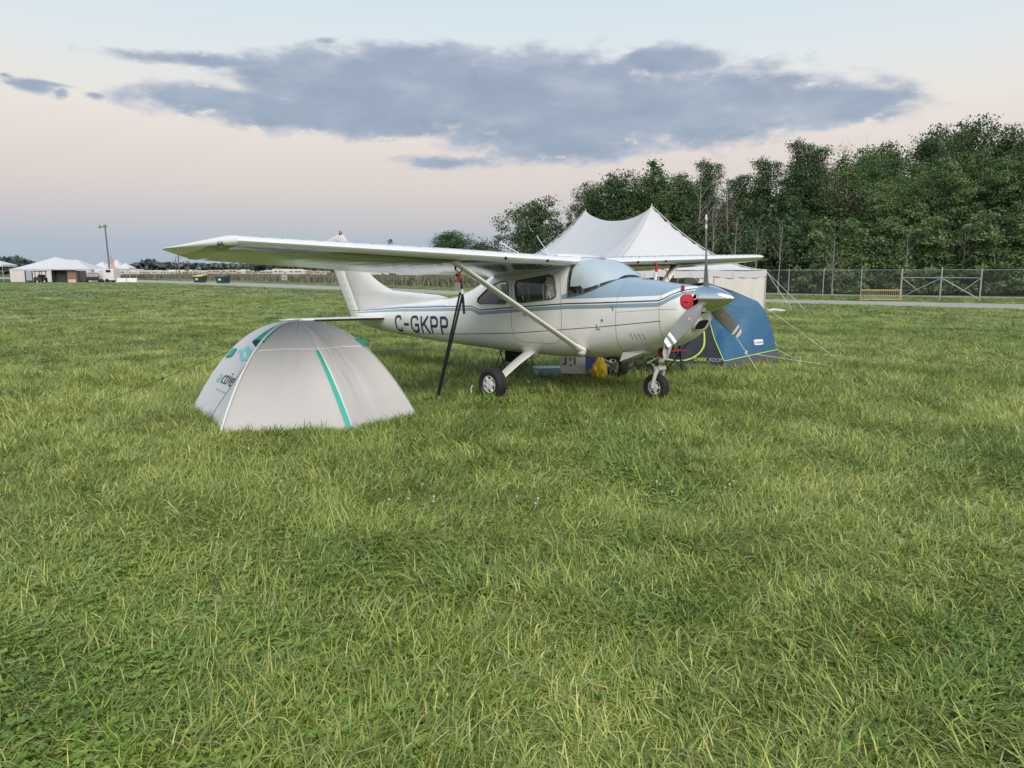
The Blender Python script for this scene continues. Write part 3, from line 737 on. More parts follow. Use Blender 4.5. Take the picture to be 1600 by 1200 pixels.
N_ = Vector((3.56, 30.0)); R_ = Vector((11.45, 33.2)); ea = (R_ - N_).normalized(); eb = Vector((-ea.y, ea.x)); W_b = (R_ - N_).length
big, BP = marquee('peak_tent', N_, ea, eb, W_b, 12.8, 1.80, [(2.9, 4.72), (9.4, 5.0)], .62, 1.75,
    'big white two-peaked tent standing behind the aircraft', [((4.9, 0), (W_b, 0)), ((W_b, 0), (W_b, 6.2)), ((0, 8), (0, 12.8))],
    [((W_b, 0), 1.75, (W_b + .25, -1.5)), ((W_b, 0), 1.75, (W_b + .9, -1.6)), ((6.6, 0), 1.75, (7.3, -1.5)), ((4.4, 0), 1.75, (5.0, -1.5)), ((2.1, 0), 1.75, (2.4, -1.5)), ((W_b, 4.3), 1.75, (W_b + 1.5, 4.6)), ((0, 0), 1.75, (-.9, -1.4))])
# rolled white canvas lying by the stakes of that tent
b = MB(); b.tube([(-.42, 0, .06), (-.15, .04, .09), (.15, -.03, .07), (.36, .02, .05)], [.05, .08, .07, .04], 8); b.tube([(-.36, .12, .04), (-.1, .1, .05), (.1, .14, .04)], [.03, .05, .03], 7)
tag(b.build('rolled_canvas', canvas, loc=(11.45, 31.6, 0)), 'small roll of white canvas in the grass by the stakes of the big tent', 'canvas roll')
# dark stacked chairs and a table inside the big tent
for k, (a, b_, wd, hh) in enumerate([(1.6, 3.2, 1.5, 1.0), (3.6, 4.2, 1.4, 1.15)]):
    p = N_ + ea * a + eb * b_; e = empty('folding_table', (p.x, p.y, 0), math.atan2(ea.y, ea.x), 'dark %s table in the shade inside the big tent' % ('low' if k == 0 else 'taller'), 'table')
    MB().box((0, 0, hh), (wd, .75, .05)).build('tabletop', dark_cloth, e, smooth=False)
    MB().box((0, -.36, hh / 2), (wd * .98, .012, hh * .9)).build('table_skirt', dark_cloth, e, smooth=False)
    for sx in (-1, 1):
        for sy in (-1, 1): MB().tube([(sx * (wd / 2 - .08), sy * .3, 0), (sx * (wd / 2 - .08), sy * .3, hh)], .018, 6).build('leg', black_metal, e)

# ------------------------------------------------------------------ far left: marquee, vehicles, booth
MA = Vector(place(17, 128.5)); MBp = Vector(place(144, 131)); eb2 = (MBp - MA).normalized(); ea2 = Vector((-eb2.y, eb2.x)); LL = (MBp - MA).length
lm, LP_ = marquee('marquee', MA, ea2, eb2, 9.5, LL, 2.25, [(LL * .44, 4.5), (LL * .72, 4.0)], .22, 1.12, 'wide white marquee far away at the left end of the field',
    [((0, 0), (0, 2.3)), ((0, 3.6), (0, 7.6)), ((0, 12.2), (0, LL)), ((0, 0), (9.5, 0)), ((9.5, 0), (9.5, LL)), ((9.5, LL), (0, LL))], [], vd=.2, pw=.08, scallop=.02)
panel_m = mat('blue_grey_panel', (.33, .37, .43), .7)
MB().box(Vector((*(eb2 * 2.95), 1.15)), (.9, .05, 1.7), Matrix.Rotation(math.atan2(eb2.y, eb2.x), 3, 'Z')).build('door_panel', panel_m, lm, smooth=False)
def small_tent(u0, u1, d, eave, peak, label, group=None):
    x0, x1 = place(u0, d)[0], place(u1, d)[0]; Wt = x1 - x0; e = empty('small_tent', ((x0 + x1) / 2, d, 0), 0, label, 'tent', group); h = Wt / 2
    b = MB(); b.add([(-h, -h, eave), (h, -h, eave), (h, h, eave), (-h, h, eave), (0, 0, peak)], [(0, 1, 4), (1, 2, 4), (2, 3, 4), (3, 0, 4)]); b.build('roof', canvas, e, smooth=False)
    v = MB()
    for i, (sx, sy) in enumerate(((-1, -1), (1, -1), (1, 1), (-1, 1))): MB().tube([(sx * h * .97, sy * h * .97, 0), (sx * h * .97, sy * h * .97, eave)], .05, 6).build('leg', pole_m, e)
    MB().grid([[(-h, -h - .02, eave), (h, -h - .02, eave), (h + .02, h, eave)], [(-h, -h - .02, eave - .35), (h, -h - .02, eave - .35), (h + .02, h, eave - .35)]]).build('valance', canvas, e, smooth=False)
    return e
small_tent(-16, 18, 138, 3.1, 3.9, 'low white awning tent cut by the left edge of the view')
small_tent(148, 176, 170, 2.6, 4.1, 'small white tent just left of the tall pole')
small_tent(176, 194, 210, 3.3, 5.4, 'small pointed white tent just right of the tall pole')
small_tent(188, 209, 175, 2.7, 3.9, 'small white tent right of the pointed one')
# dark booth with a brown side
bx = place(107, 126); e = empty('display_booth', (bx[0], bx[1], 0), 0, 'dark open booth with a brown panel standing before the far marquee', 'booth')
b = MB(); b.box((-1.35, .6, 1.05), (2.1, .08, 2.1)); b.box((-2.36, 0, 1.05), (.08, 1.3, 2.1)); b.build('dark_wall', mat('dark_panel', (.05, .055, .06), .6), e, smooth=False)
MB().box((.75, -.1, 1.05), (1.5, .08, 2.1)).build('brown_panel', mat('brown_panel', (.27, .15, .10), .6), e, smooth=False)
MB().box((.75, -.16, .25), (1.35, .05, .5)).build('pale_board', mat('pale_board', (.6, .50, .40), .6), e, smooth=False)
MB().box((1.75, 0, 1.0), (.35, .5, 2.0)).build('end_post', mat('dark_panel', (.05, .055, .06)), e, smooth=False)
MB().box((-.3, .1, 2.14), (4.5, 1.4, .06)).build('roof', canvas, e, smooth=False)

tyre_far = rubber
def vehicle(name, prof, wid, label, cat, paint, loc, rz, glassband, wheel_x, wr=.34, group=None, lights=True):
    """prof: side outline (x,z) closed; glassband: list of side window polygons (x,z)"""
    e = empty(name, loc, rz, label, cat, group); n = len(prof)
    b = MB(); zt = max(p[1] for p in prof)
    def yy(z, s): return s * (wid / 2 - max(0, z - zt * .55) * .22)
    b.add([(x, yy(z, -1), z) for x, z in prof] + [(x, yy(z, 1), z) for x, z in prof], [tuple(range(n))[::-1], tuple(range(n, 2 * n))] + [(i, (i + 1) % n, n + (i + 1) % n, n + i) for i in range(n)])
    o = b.build('body', paint, e, ang=25); md = o.modifiers.new('bevel', 'BEVEL'); md.width = .05; md.segments = 2; md.limit_method = 'ANGLE'
    dg = mat('car_glass', (.02, .025, .03), .08)
    for g in glassband:
        for s in (-1, 1): MB().add([(x, yy(z, s) + s * .012, z) for x, z in g], [tuple(range(len(g)))]).build('side_window', dg, e, smooth=False)
    for x in wheel_x:
        for s in (-1, 1):
            y = s * (wid / 2 - .08); w_ = MB(); w_.lathe([(wr * .55, -.1), (wr * .93, -.1), (wr, -.06), (wr, .06), (wr * .93, .1), (wr * .55, .1)], (x, y, wr), (0, 1, 0), 16)
            wo_ = w_.build('wheel', rubber, e); MB().lathe([(wr * .6, 0), (wr * .5, .03), (.02, .05)], (x, y + s * .08, wr), (0, s, 0), 12).build('hubcap', gun, wo_)
    return e
dark_car = mat('dark_blue_paint', (.025, .032, .045), .25, coat=.6); grey_car = mat('silver_paint', (.30, .31, .32), .3, metal=.4, coat=.4)
suvp = [(-2.2, .35), (-2.25, .95), (-2.0, 1.55), (-1.5, 1.68), (.2, 1.66), (.95, 1.12), (2.05, .98), (2.25, .6), (2.2, .32)]
suv = vehicle('parked_suv', suvp, 1.85, 'dark blue-grey car parked at the right end of the far marquee', 'car', dark_car, (*place(146, 124), 0), R(118), [[(-1.75, 1.05), (-1.65, 1.5), (-.5, 1.55), (-.5, 1.05)], [(-.4, 1.05), (-.4, 1.55), (.15, 1.52), (.6, 1.08)]], (-1.4, 1.4))
MB().add([(-2.272, -.7, 1.0), (-2.272, .7, 1.0), (-2.03, .62, 1.52), (-2.03, -.62, 1.52)], [(0, 1, 2, 3)]).build('rear_window', mat('car_glass', (.02, .025, .03)), suv, smooth=False)
for s in (-1, 1): MB().box((-2.26, s * .78, .95), (.05, .2, .3)).build('tail_light', mat('tail_light', (.4, .03, .03), .3), suv, smooth=False)
# golf cart
gx = place(64, 124.5); gc = empty('golf_cart', (*gx, 0), R(-80), 'dark golf cart with a flat roof parked before the far marquee', 'golf cart')
MB().add([(x, y, z) for y in (-.58, .58) for x, z in ((-1.15, .3), (-1.15, .8), (-.3, .85), (-.2, .4), (.5, .4), (.7, .95), (1.15, .8), (1.2, .3))], [(0, 1, 2, 3, 4, 5, 6, 7)[::-1], (8, 9, 10, 11, 12, 13, 14, 15)] + [(i, (i + 1) % 8, 8 + (i + 1) % 8, 8 + i) for i in range(8)]).build('body', black_metal, gc, ang=25)
MB().box((-.05, 0, 1.88), (1.9, 1.3, .14)).build('roof', black_metal, gc, smooth=False); MB().box((-.45, 0, 1.05), (.15, 1.1, .5)).build('seat', dark_cloth, gc, smooth=False)
for sx in (-.95, .75):
    for sy in (-.5, .5):
        MB().bar((sx, sy, .6), (sx * .92, sy, 1.86), .09).build('roof_post', black_metal, gc)
for sx in (-.8, .8):
    for sy in (-.55, .55): MB().lathe([(.1, -.1), (.25, -.1), (.25, .1), (.1, .1)], (sx, sy, .25), (0, 1, 0), 14).build('wheel', rubber, gc)
# white trailer, planter boxes and barriers
tx = place(169, 125); tr_ = empty('white_trailer', (*tx, 0), 0, 'white box trailer below the tall pole, right of the dark car', 'trailer')
MB().box((0, 0, 1.35), (3.2, 2.0, 1.9)).build('body', white_plain, tr_, smooth=False)
MB().box((-.55, -1.02, 1.45), (.7, .04, 1.2)).build('door', mat('trailer_door', (.55, .55, .54), .5), tr_, smooth=False); MB().box((.7, -1.02, 1.9), (.8, .04, .4)).build('window', mat('car_glass', (.02, .025, .03)), tr_, smooth=False)
for sx in (-.5, .4):
    for s in (-1, 1): MB().lathe([(.1, -.1), (.32, -.1), (.32, .1), (.1, .1)], (sx, s * .92, .32), (0, 1, 0), 14).build('wheel', rubber, tr_)
bar0 = MB().add([(-.95, -.28, 0), (-.95, .28, 0), (-.95, .12, .75), (-.95, -.12, .75), (.95, -.28, 0), (.95, .28, 0), (.95, .12, .75), (.95, -.12, .75)], [(0, 3, 2, 1), (4, 5, 6, 7), (0, 1, 5, 4), (1, 2, 6, 5), (2, 3, 7, 6), (3, 0, 4, 7)]).mesh('water_barrier', False)
bar0.materials.append(white_plain)
for i, u in enumerate((191, 207)):
    o = obj('water_barrier', bar0, None, None, (*place(u, 124), 0)); o.scale = (.85, 1, 1)
    tag(o, ('left' if i == 0 else 'right') + ' one of the two white block barriers beyond the white trailer', 'barrier', 'white block barriers')
# poles
px_ = place(172, 136); hp = hgt_at(352, 136); e = empty('siren_pole', (*px_, 0), 0, 'tall wooden pole with horn loudspeakers rising behind the white trailer', 'pole')
MB().tube([(.15, 0, 0), (-.1, 0, hp)], [.17, .12], 8).build('shaft', mat('pole_wood', (.16, .14, .12), .9), e)
MB().tube([(-.1, 0, hp - .3), (-.7, 0, hp - .3)], .08, 6).build('bracket', gun, e)
MB().lathe([(.08, 0), (.14, .25), (.34, .55), (.36, .6), (.3, .6), (.05, .2)], (-.5, 0, hp - .25), (-1, -.2, .05), 12).build('horn', gun, e); MB().box((-.1, 0, hp - .15), (.42, .35, .5)).build('junction_box', gun, e, smooth=False)
for i, (u, v, d, lb) in enumerate([(281, 398, 150, 'wooden utility pole under the near wing tip'), (276, 404, 210, 'distant thin utility pole beside the one under the wing tip'), (295, 406, 250, 'distant thin utility pole above the dumpsters')]):
    e = empty('utility_pole', (*place(u, d), 0), 0, lb, 'pole'); hh = hgt_at(v, d)
    MB().tube([(0, 0, 0), (0, 0, hh)], [.16, .1], 7).build('shaft', mat('pole_wood', (.16, .14, .12)), e); MB().bar((-.8, 0, hh - .5), (.8, 0, hh - .5), .1).build('crossarm', mat('pole_wood', (.16, .14, .12)), e)
fx = place(176, 145); e = empty('feather_flag', (*fx, 0), 0, 'faded pink feather flag beside the tall pole', 'flag'); hf = hgt_at(400, 145)
MB().tube([(0, 0, 0), (0, 0, hf)], .03, 6).build('mast', gun, e)
MB().grid([[(.05 + .55 * min(1, (hf - z) * .8 + .2) * k + .0, .06 * math.sin(z * 2 + k), z) for k in (0, .5, 1)] for z in np.linspace(1.2, hf, 12)]).build('cloth', mat('pink_cloth', (.55, .30, .28), .8), e)
# dumpsters
for (u, v, w_, lidc, lb) in ((313, 441.5, 1.9, (.52, .42, .16), 'dark green dumpster with a pale yellow lid across the road'), (349, 442.5, 1.8, (.05, .09, .08), 'dark green dumpster with a dark lid across the road')):
    d = EYE * FPX / (v - 425) * 1.0; e = empty('dumpster', (*place(u, d), 0), R(-30), lb, 'dumpster'); gm = mat('dumpster_green', (.025, .05, .035), .6)
    MB().add([(x, y, z) for x, y, z in ((-.85, -.5, .1), (.85, -.5, .1), (.85, .5, .1), (-.85, .5, .1), (-.95, -.65, 1.0), (.95, -.65, 1.0), (.95, .65, 1.25), (-.95, .65, 1.25))], [(3, 2, 1, 0), (0, 1, 5, 4), (1, 2, 6, 5), (2, 3, 7, 6), (3, 0, 4, 7), (4, 5, 6, 7)]).build('body', gm, e, smooth=False)
    MB().add([(x, y, z + q) for q in (.01, .09) for x, y, z in ((-1.0, -.72, 1.0), (1.0, -.72, 1.0), (1.0, .68, 1.28), (-1.0, .68, 1.28))], [(3, 2, 1, 0), (4, 5, 6, 7), (0, 1, 5, 4), (1, 2, 6, 5), (2, 3, 7, 6), (3, 0, 4, 7)]).build('lid', mat('lid_%g' % lidc[0], lidc, .6), e, smooth=False)
    MB().box((0, -.64, .62), (.62, .03, .32)).build('sticker', mat('pale_sticker', (.55, .55, .45), .6), e, smooth=False)
    for sx in (-1, 1): MB().box((sx * .98, 0, .75), (.1, 1.0, .14)).build('fork_pocket', gm, e, smooth=False)
# banner on the fence and the stretch of field beyond
q = Vector(place(444.5, 126.5)); e = empty('fence_banner', (*q, 0), R(-54), 'small white banner hanging on the far fence under the near wing', 'banner')
MB().grid([[(-1.4 + .2 * i, .03 * math.sin(i), z) for i in range(15)] for z in (.35, 1.25)]).build('sheet', white_plain, e)
MB().grid([[(-1.0 + .2 * i, -.02 + .03 * math.sin(i + 2), z) for i in range(11)] for z in (.72, .84)]).build('printed_band', mat('banner_print', (.30, .32, .40), .7), e)
# reeds behind the fence on the left
reed = bpy.data.collections.new('reeds')
rm = leaf_mat('reed_leaf', [(.11, .125, .05), (.17, .165, .085), (.25, .225, .13), (.33, .29, .19)], dry=.0, macro=True)
for i in range(3):
    me = blades_mesh('reed_%d' % i, 60, .9, .5, 1.15, .35, .2, .10, 2.5); me.materials.append(rm); reed.objects.link(bpy.data.objects.new('reed_%d' % i, me))
PT = []; RO = []; SC = []; IX = []
FL = sorted([tuple(p) for p in posts])
for i in range(9000):
    x = rng.uniform(-120, 2); y0 = float(np.interp(x, [p[0] for p in FL], [p[1] for p in FL])); y = y0 + 12 + 45 * rng.random() ** 1.6
    if noise.noise((x * .06, y * .06, 1)) < -.22: continue
    PT.append((x, y, 0)); RO.append((0, 0, rng.random() * 6)); s = .7 + .7 * rng.random(); SC.append((s * 1.4, s * 1.4, s)); IX.append(i % 3)
instancer('reed_bed', PT, RO, SC, IX, reed)
# campers and cars parked in far rows
cw = mat('camper_white', (.66, .62, .56), .6); cb = mat('camper_beige', (.58, .44, .32), .6); cd = mat('camper_window', (.06, .06, .07), .3)
def camper(kind):
    e = empty('parked_camper' if kind < 3 else 'parked_van', (0, 0, 0))
    if kind == 0: P_ = [(-3.6, .5), (-3.7, 2.9), (-3.4, 3.1), (3.2, 3.1), (3.7, 2.4), (3.6, .6)]
    elif kind == 1: P_ = [(-2.6, .45), (-2.7, 2.4), (-2.2, 2.75), (2.2, 2.75), (2.7, 1.8), (2.5, .5)]
    elif kind == 2: P_ = [(-3.2, .5), (-3.2, 3.3), (1.8, 3.3), (2.0, 2.5), (3.0, 2.5), (3.0, 3.3), (3.6, 3.3), (3.6, .6)]
    else: P_ = [(-2.4, .4), (-2.45, 1.3), (-1.9, 1.85), (.5, 1.85), (1.2, 1.25), (2.3, 1.05), (2.4, .4)]
    n = len(P_); MB().add([(x, -1.1, z) for x, z in P_] + [(x, 1.1, z) for x, z in P_], [tuple(range(n))[::-1], tuple(range(n, 2 * n))] + [(i, (i + 1) % n, n + (i + 1) % n, n + i) for i in range(n)]).build('body', cb if kind == 1 else (mat('car_grey', (.12, .12, .14), .4) if kind == 3 else cw), e, smooth=False)
    for k, x in enumerate((-1.8, .2, 1.6) if kind < 3 else (-1.2, 0)):
        for s in (-1, 1): MB().box((x, s * 1.11, 2.05 if kind < 3 else 1.5), (.9, .04, .6 if kind < 3 else .45)).build('window', cd, e, smooth=False)
    for x in (-1.5, 1.7):
        for s in (-1, 1): MB().lathe([(.1, -.1), (.38, -.1), (.38, .1), (.1, .1)], (x, s * 1.0, .38), (0, 1, 0), 10).build('wheel', rubber, e)
    return e
protos = [camper(k) for k in range(4)]; used = [False] * 4
for i in range(120):
    u = 196 + (i % 60) * 9.4 + random.uniform(-4, 4); d = (330 if i < 60 else 430) + random.uniform(-30, 40); k = random.choice([0, 0, 1, 2, 3, 2, 1])
    o = protos[k] if not used[k] else copy_tree(protos[k]); used[k] = True
    o.location = (*place(u, d), 0); o.rotation_euler.z = random.choice([0, 0, .3, -.3, 1.4, 3.1]) + random.uniform(-.2, .2)
    s = random.uniform(.65, 1.05); o.scale = (s, s, s)
    if k < 3: tag(o, ['pale camper', 'small beige camper', 'tall pale camper'][k] + ' among the far rows beyond the reeds', 'camper', 'campers parked in far rows')
    else: tag(o, 'dark grey van among the far rows of campers beyond the reeds', 'van', 'vans parked among the campers')
# far tree lines
ft = leaf_mat('hazed_far_leaf', [(.075, .10, .095), (.095, .125, .115), (.12, .15, .135)], macro=False, transl=.1, dry=0)  # bluish grey of distant haze is put into the leaf colour
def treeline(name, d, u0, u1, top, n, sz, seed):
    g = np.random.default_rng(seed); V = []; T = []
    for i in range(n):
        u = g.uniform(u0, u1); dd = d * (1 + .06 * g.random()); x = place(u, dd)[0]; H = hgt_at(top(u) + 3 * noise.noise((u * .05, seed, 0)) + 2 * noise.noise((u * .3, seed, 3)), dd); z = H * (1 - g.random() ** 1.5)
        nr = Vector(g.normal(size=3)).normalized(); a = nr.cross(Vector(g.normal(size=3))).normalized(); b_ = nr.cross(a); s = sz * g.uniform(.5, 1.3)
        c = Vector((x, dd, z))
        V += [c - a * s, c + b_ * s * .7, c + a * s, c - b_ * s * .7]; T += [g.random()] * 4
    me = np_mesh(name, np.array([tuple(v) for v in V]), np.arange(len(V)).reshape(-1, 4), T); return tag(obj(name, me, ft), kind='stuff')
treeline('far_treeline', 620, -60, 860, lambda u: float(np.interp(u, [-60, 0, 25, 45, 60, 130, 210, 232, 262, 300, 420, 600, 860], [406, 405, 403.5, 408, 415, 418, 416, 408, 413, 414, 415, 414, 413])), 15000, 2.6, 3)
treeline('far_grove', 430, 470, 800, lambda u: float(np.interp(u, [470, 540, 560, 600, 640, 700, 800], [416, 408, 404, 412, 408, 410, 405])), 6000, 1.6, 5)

# ================================================================== AIRCRAFT (s = metres behind the spinner tip, y = to its right, z = up)
HD = .7846; NX, NY = 2.6923, 8.7429
air = empty('light_aircraft', (NX - 2 * math.cos(HD), NY + 2 * math.sin(HD), 0), 0, 'white high-wing light aircraft with blue cowl top, parked nose to the right in the grass', 'aircraft')
air.rotation_euler = (0, -.0316, -HD)
def L(s, y, z): return Vector((2 - s, -y, z))
AM = Matrix.LocRotScale(air.location, air.rotation_euler, None)
def AW(s, y, z): return AM @ L(s, y, z)
ST = [ # s, zb, zt, w, zm, nb, nt
 (.44, 1.15, 1.43, .22, 1.30, 2.2, 2.2), (.455, 1.06, 1.455, .34, 1.30, 2.6, 2.6), (.49, .97, 1.475, .405, 1.28, 2.8, 2.7), (.56, .87, 1.495, .445, 1.24, 2.7, 2.7),
 (.70, .775, 1.515, .475, 1.18, 2.6, 2.7), (.90, .70, 1.54, .50, 1.13, 2.6, 2.7), (1.15, .635, 1.58, .52, 1.09, 2.7, 2.7), (1.42, .585, 1.62, .535, 1.07, 2.8, 2.7),
 (1.55, .57, 1.72, .54, 1.06, 2.9, 2.5), (1.70, .56, 1.81, .545, 1.05, 3, 2.8), (1.85, .545, 1.865, .55, 1.05, 3, 3.3), (2.1, .535, 1.905, .55, 1.05, 3, 4.0),
 (2.2, .53, 1.935, .552, 1.05, 3, 4.3), (2.5, .525, 1.985, .557, 1.05, 3, 4.8), (2.9, .53, 1.975, .555, 1.05, 3, 4.8), (3.4, .54, 1.92, .54, 1.05, 3, 4.2), (3.7, .55, 1.83, .52, 1.05, 2.9, 3.5),
 (4.0, .565, 1.72, .50, 1.05, 2.8, 2.9), (4.3, .58, 1.60, .475, 1.04, 2.7, 2.6), (4.6, .59, 1.49, .445, 1.03, 2.6, 2.4), (5.0, .61, 1.395, .40, 1.02, 2.5, 2.25), (5.5, .635, 1.35, .345, 1.0, 2.4, 2.2),
 (6.5, .71, 1.275, .255, .99, 2.2, 2.1), (7.5, .81, 1.20, .155, .99, 2.1, 2.1), (7.95, .885, 1.15, .09, 1.0, 2, 2), (8.12, .94, 1.11, .04, 1.02, 2, 2)]
STA = np.array(ST)
def sect(s):
    # smooth interpolation (cubic hermite on the station table)
    i = int(np.clip(np.searchsorted(STA[:, 0], s) - 1, 0, len(STA) - 2)); s0, s1 = STA[i, 0], STA[i + 1, 0]; h = s1 - s0; t = min(1, max(0, (s - s0) / h))
    m0 = (STA[i + 1, 1:] - STA[max(i - 1, 0), 1:]) / (STA[i + 1, 0] - STA[max(i - 1, 0), 0]) * h
    j = min(i + 2, len(STA) - 1); m1 = (STA[j, 1:] - STA[i, 1:]) / (STA[j, 0] - STA[i, 0]) * h
    a, b_ = STA[i, 1:], STA[i + 1, 1:]
    if i == 0: m0 = (b_ - a)
    return (2 * t ** 3 - 3 * t * t + 1) * a + (t ** 3 - 2 * t * t + t) * m0 + (-2 * t ** 3 + 3 * t * t) * b_ + (t ** 3 - t * t) * m1
def spt(s, ph):          # ph 0 = belly, pi = top, right side positive
    zb, zt, w_, zm, nb, nt = sect(s); c, sn = math.cos(ph), math.sin(ph)
    if c > 0: n = nb; return (w_ * abs(sn) ** (2 / n) * (1 if sn >= 0 else -1), zm - (zm - zb) * c ** (2 / n))
    n = nt; return (w_ * abs(sn) ** (2 / n) * (1 if sn >= 0 else -1), zm + (zt - zm) * (-c) ** (2 / n))
def ph_at(s, z):         # parameter at height z on the right side
    zb, zt, w_, zm, nb, nt = sect(s)
    if z < zm: return math.acos(min(1, ((zm - z) / (zm - zb))) ** (nb / 2))
    return math.pi - math.acos(min(1, max(0, (z - zm) / (zt - zm))) ** (nt / 2))
SS = sorted(set(list(np.linspace(.44, .56, 8)) + list(np.arange(.6, 5.0, .03)) + list(np.arange(5.0, 8.13, .08)) + [8.12, 1.42, 2.155]))
NP_ = 96
WIN_REAR = [(4.03, 1.375), (3.93, 1.44), (3.80, 1.515), (3.66, 1.572), (3.50, 1.612), (3.35, 1.618), (3.30, 1.56), (3.295, 1.42), (3.31, 1.33), (3.38, 1.29), (3.97, 1.292), (4.04, 1.325)]
WIN_DOOR = [(3.155, 1.56), (3.12, 1.615), (2.50, 1.685), (2.42, 1.665), (2.385, 1.60), (2.355, 1.45), (2.365, 1.39), (2.42, 1.362), (3.02, 1.308), (3.10, 1.325), (3.135, 1.39)]
def zbase(s): return 1.632 - .34 * (s - 1.42) - .05 * math.sin(math.pi * min(1, max(0, (s - 1.42) / .74)))
def inpoly(x, y, P):
    c = False
    for i in range(len(P)):
        x1, y1 = P[i]; x2, y2 = P[(i + 1) % len(P)]
        if (y1 > y) != (y2 > y) and x < (x2 - x1) * (y - y1) / (y2 - y1) + x1: c = not c
    return c
def region(s, y, z):
    if 1.42 < s < 2.155 and z > zbase(s): return 1
    if inpoly(s, z, WIN_REAR): return 2 if y > 0 else 3
    if inpoly(s, z, WIN_DOOR): return 4 if y > 0 else 5
    if 3.86 < s < 4.36 and z > 1.1 and abs(y) < .36 - (s - 3.86) * .1 and z > sect(s)[1] - .12: return 6
    return 0
RING = [[spt(s, 2 * math.pi * j / NP_) for j in range(NP_)] for s in SS]
VV = [[(s, *RING[i][j]) for j in range(NP_)] for i, s in enumerate(SS)]
reg = {}
for i in range(len(SS) - 1):
    for j in range(NP_):
        k = (j + 1) % NP_; c = [sum(VV[a][b_][q] for a, b_ in ((i, j), (i, k), (i + 1, k), (i + 1, j))) / 4 for q in range(3)]; reg[i, j] = region(*c)
def near_on(P, x, y):
    best = None
    for i in range(len(P)):
        a, b_ = Vector(P[i]), Vector(P[(i + 1) % len(P)]); d = b_ - a; t = max(0, min(1, (Vector((x, y)) - a).dot(d) / d.length_squared)); q = a + d * t
        e = (q - Vector((x, y))).length
        if best is None or e < best[0]: best = (e, q)
    return best[1]
for i in range(1, len(SS) - 1):
    for j in range(NP_):
        rs = {reg[a, b_ % NP_] for a in (i - 1, i) for b_ in (j - 1, j)}
        if len(rs) < 2: continue
        s, y, z = VV[i][j]; sg = 1 if y >= 0 else -1
        if rs & {2, 3}: q = near_on(WIN_REAR, s, z); VV[i][j] = (q.x, sg * spt(q.x, ph_at(q.x, q.y))[0], q.y)
        elif rs & {4, 5}: q = near_on(WIN_DOOR, s, z); VV[i][j] = (q.x, sg * spt(q.x, ph_at(q.x, q.y))[0], q.y)
        elif 1 in rs and 1.43 < s < 2.14: zz = zbase(s); VV[i][j] = (s, sg * spt(s, ph_at(s, zz))[0], zz)
vid = lambda i, j: i * NP_ + j % NP_
allv = [L(*VV[i][j]) for i in range(len(SS)) for j in range(NP_)]
def sub(regs, name, m, parent, inset=0):
    fs = [(vid(i, j + 1), vid(i + 1, j + 1), vid(i + 1, j), vid(i, j)) for (i, j), r in reg.items() if r in regs]
    idx = sorted({k for f in fs for k in f}); mp = {k: n for n, k in enumerate(idx)}; cx = Vector((0, 0, 1.2))
    vs = []
    for k in idx:
        v = allv[k].copy()
        if inset: v.y *= 1 - inset / .5; v.z -= inset * .6 if v.z > 1.75 else 0
        vs.append(v)
    return MB().add(vs, [tuple(mp[k] for k in f) for f in fs]).build(name, m, parent, ang=50, recalc=False)
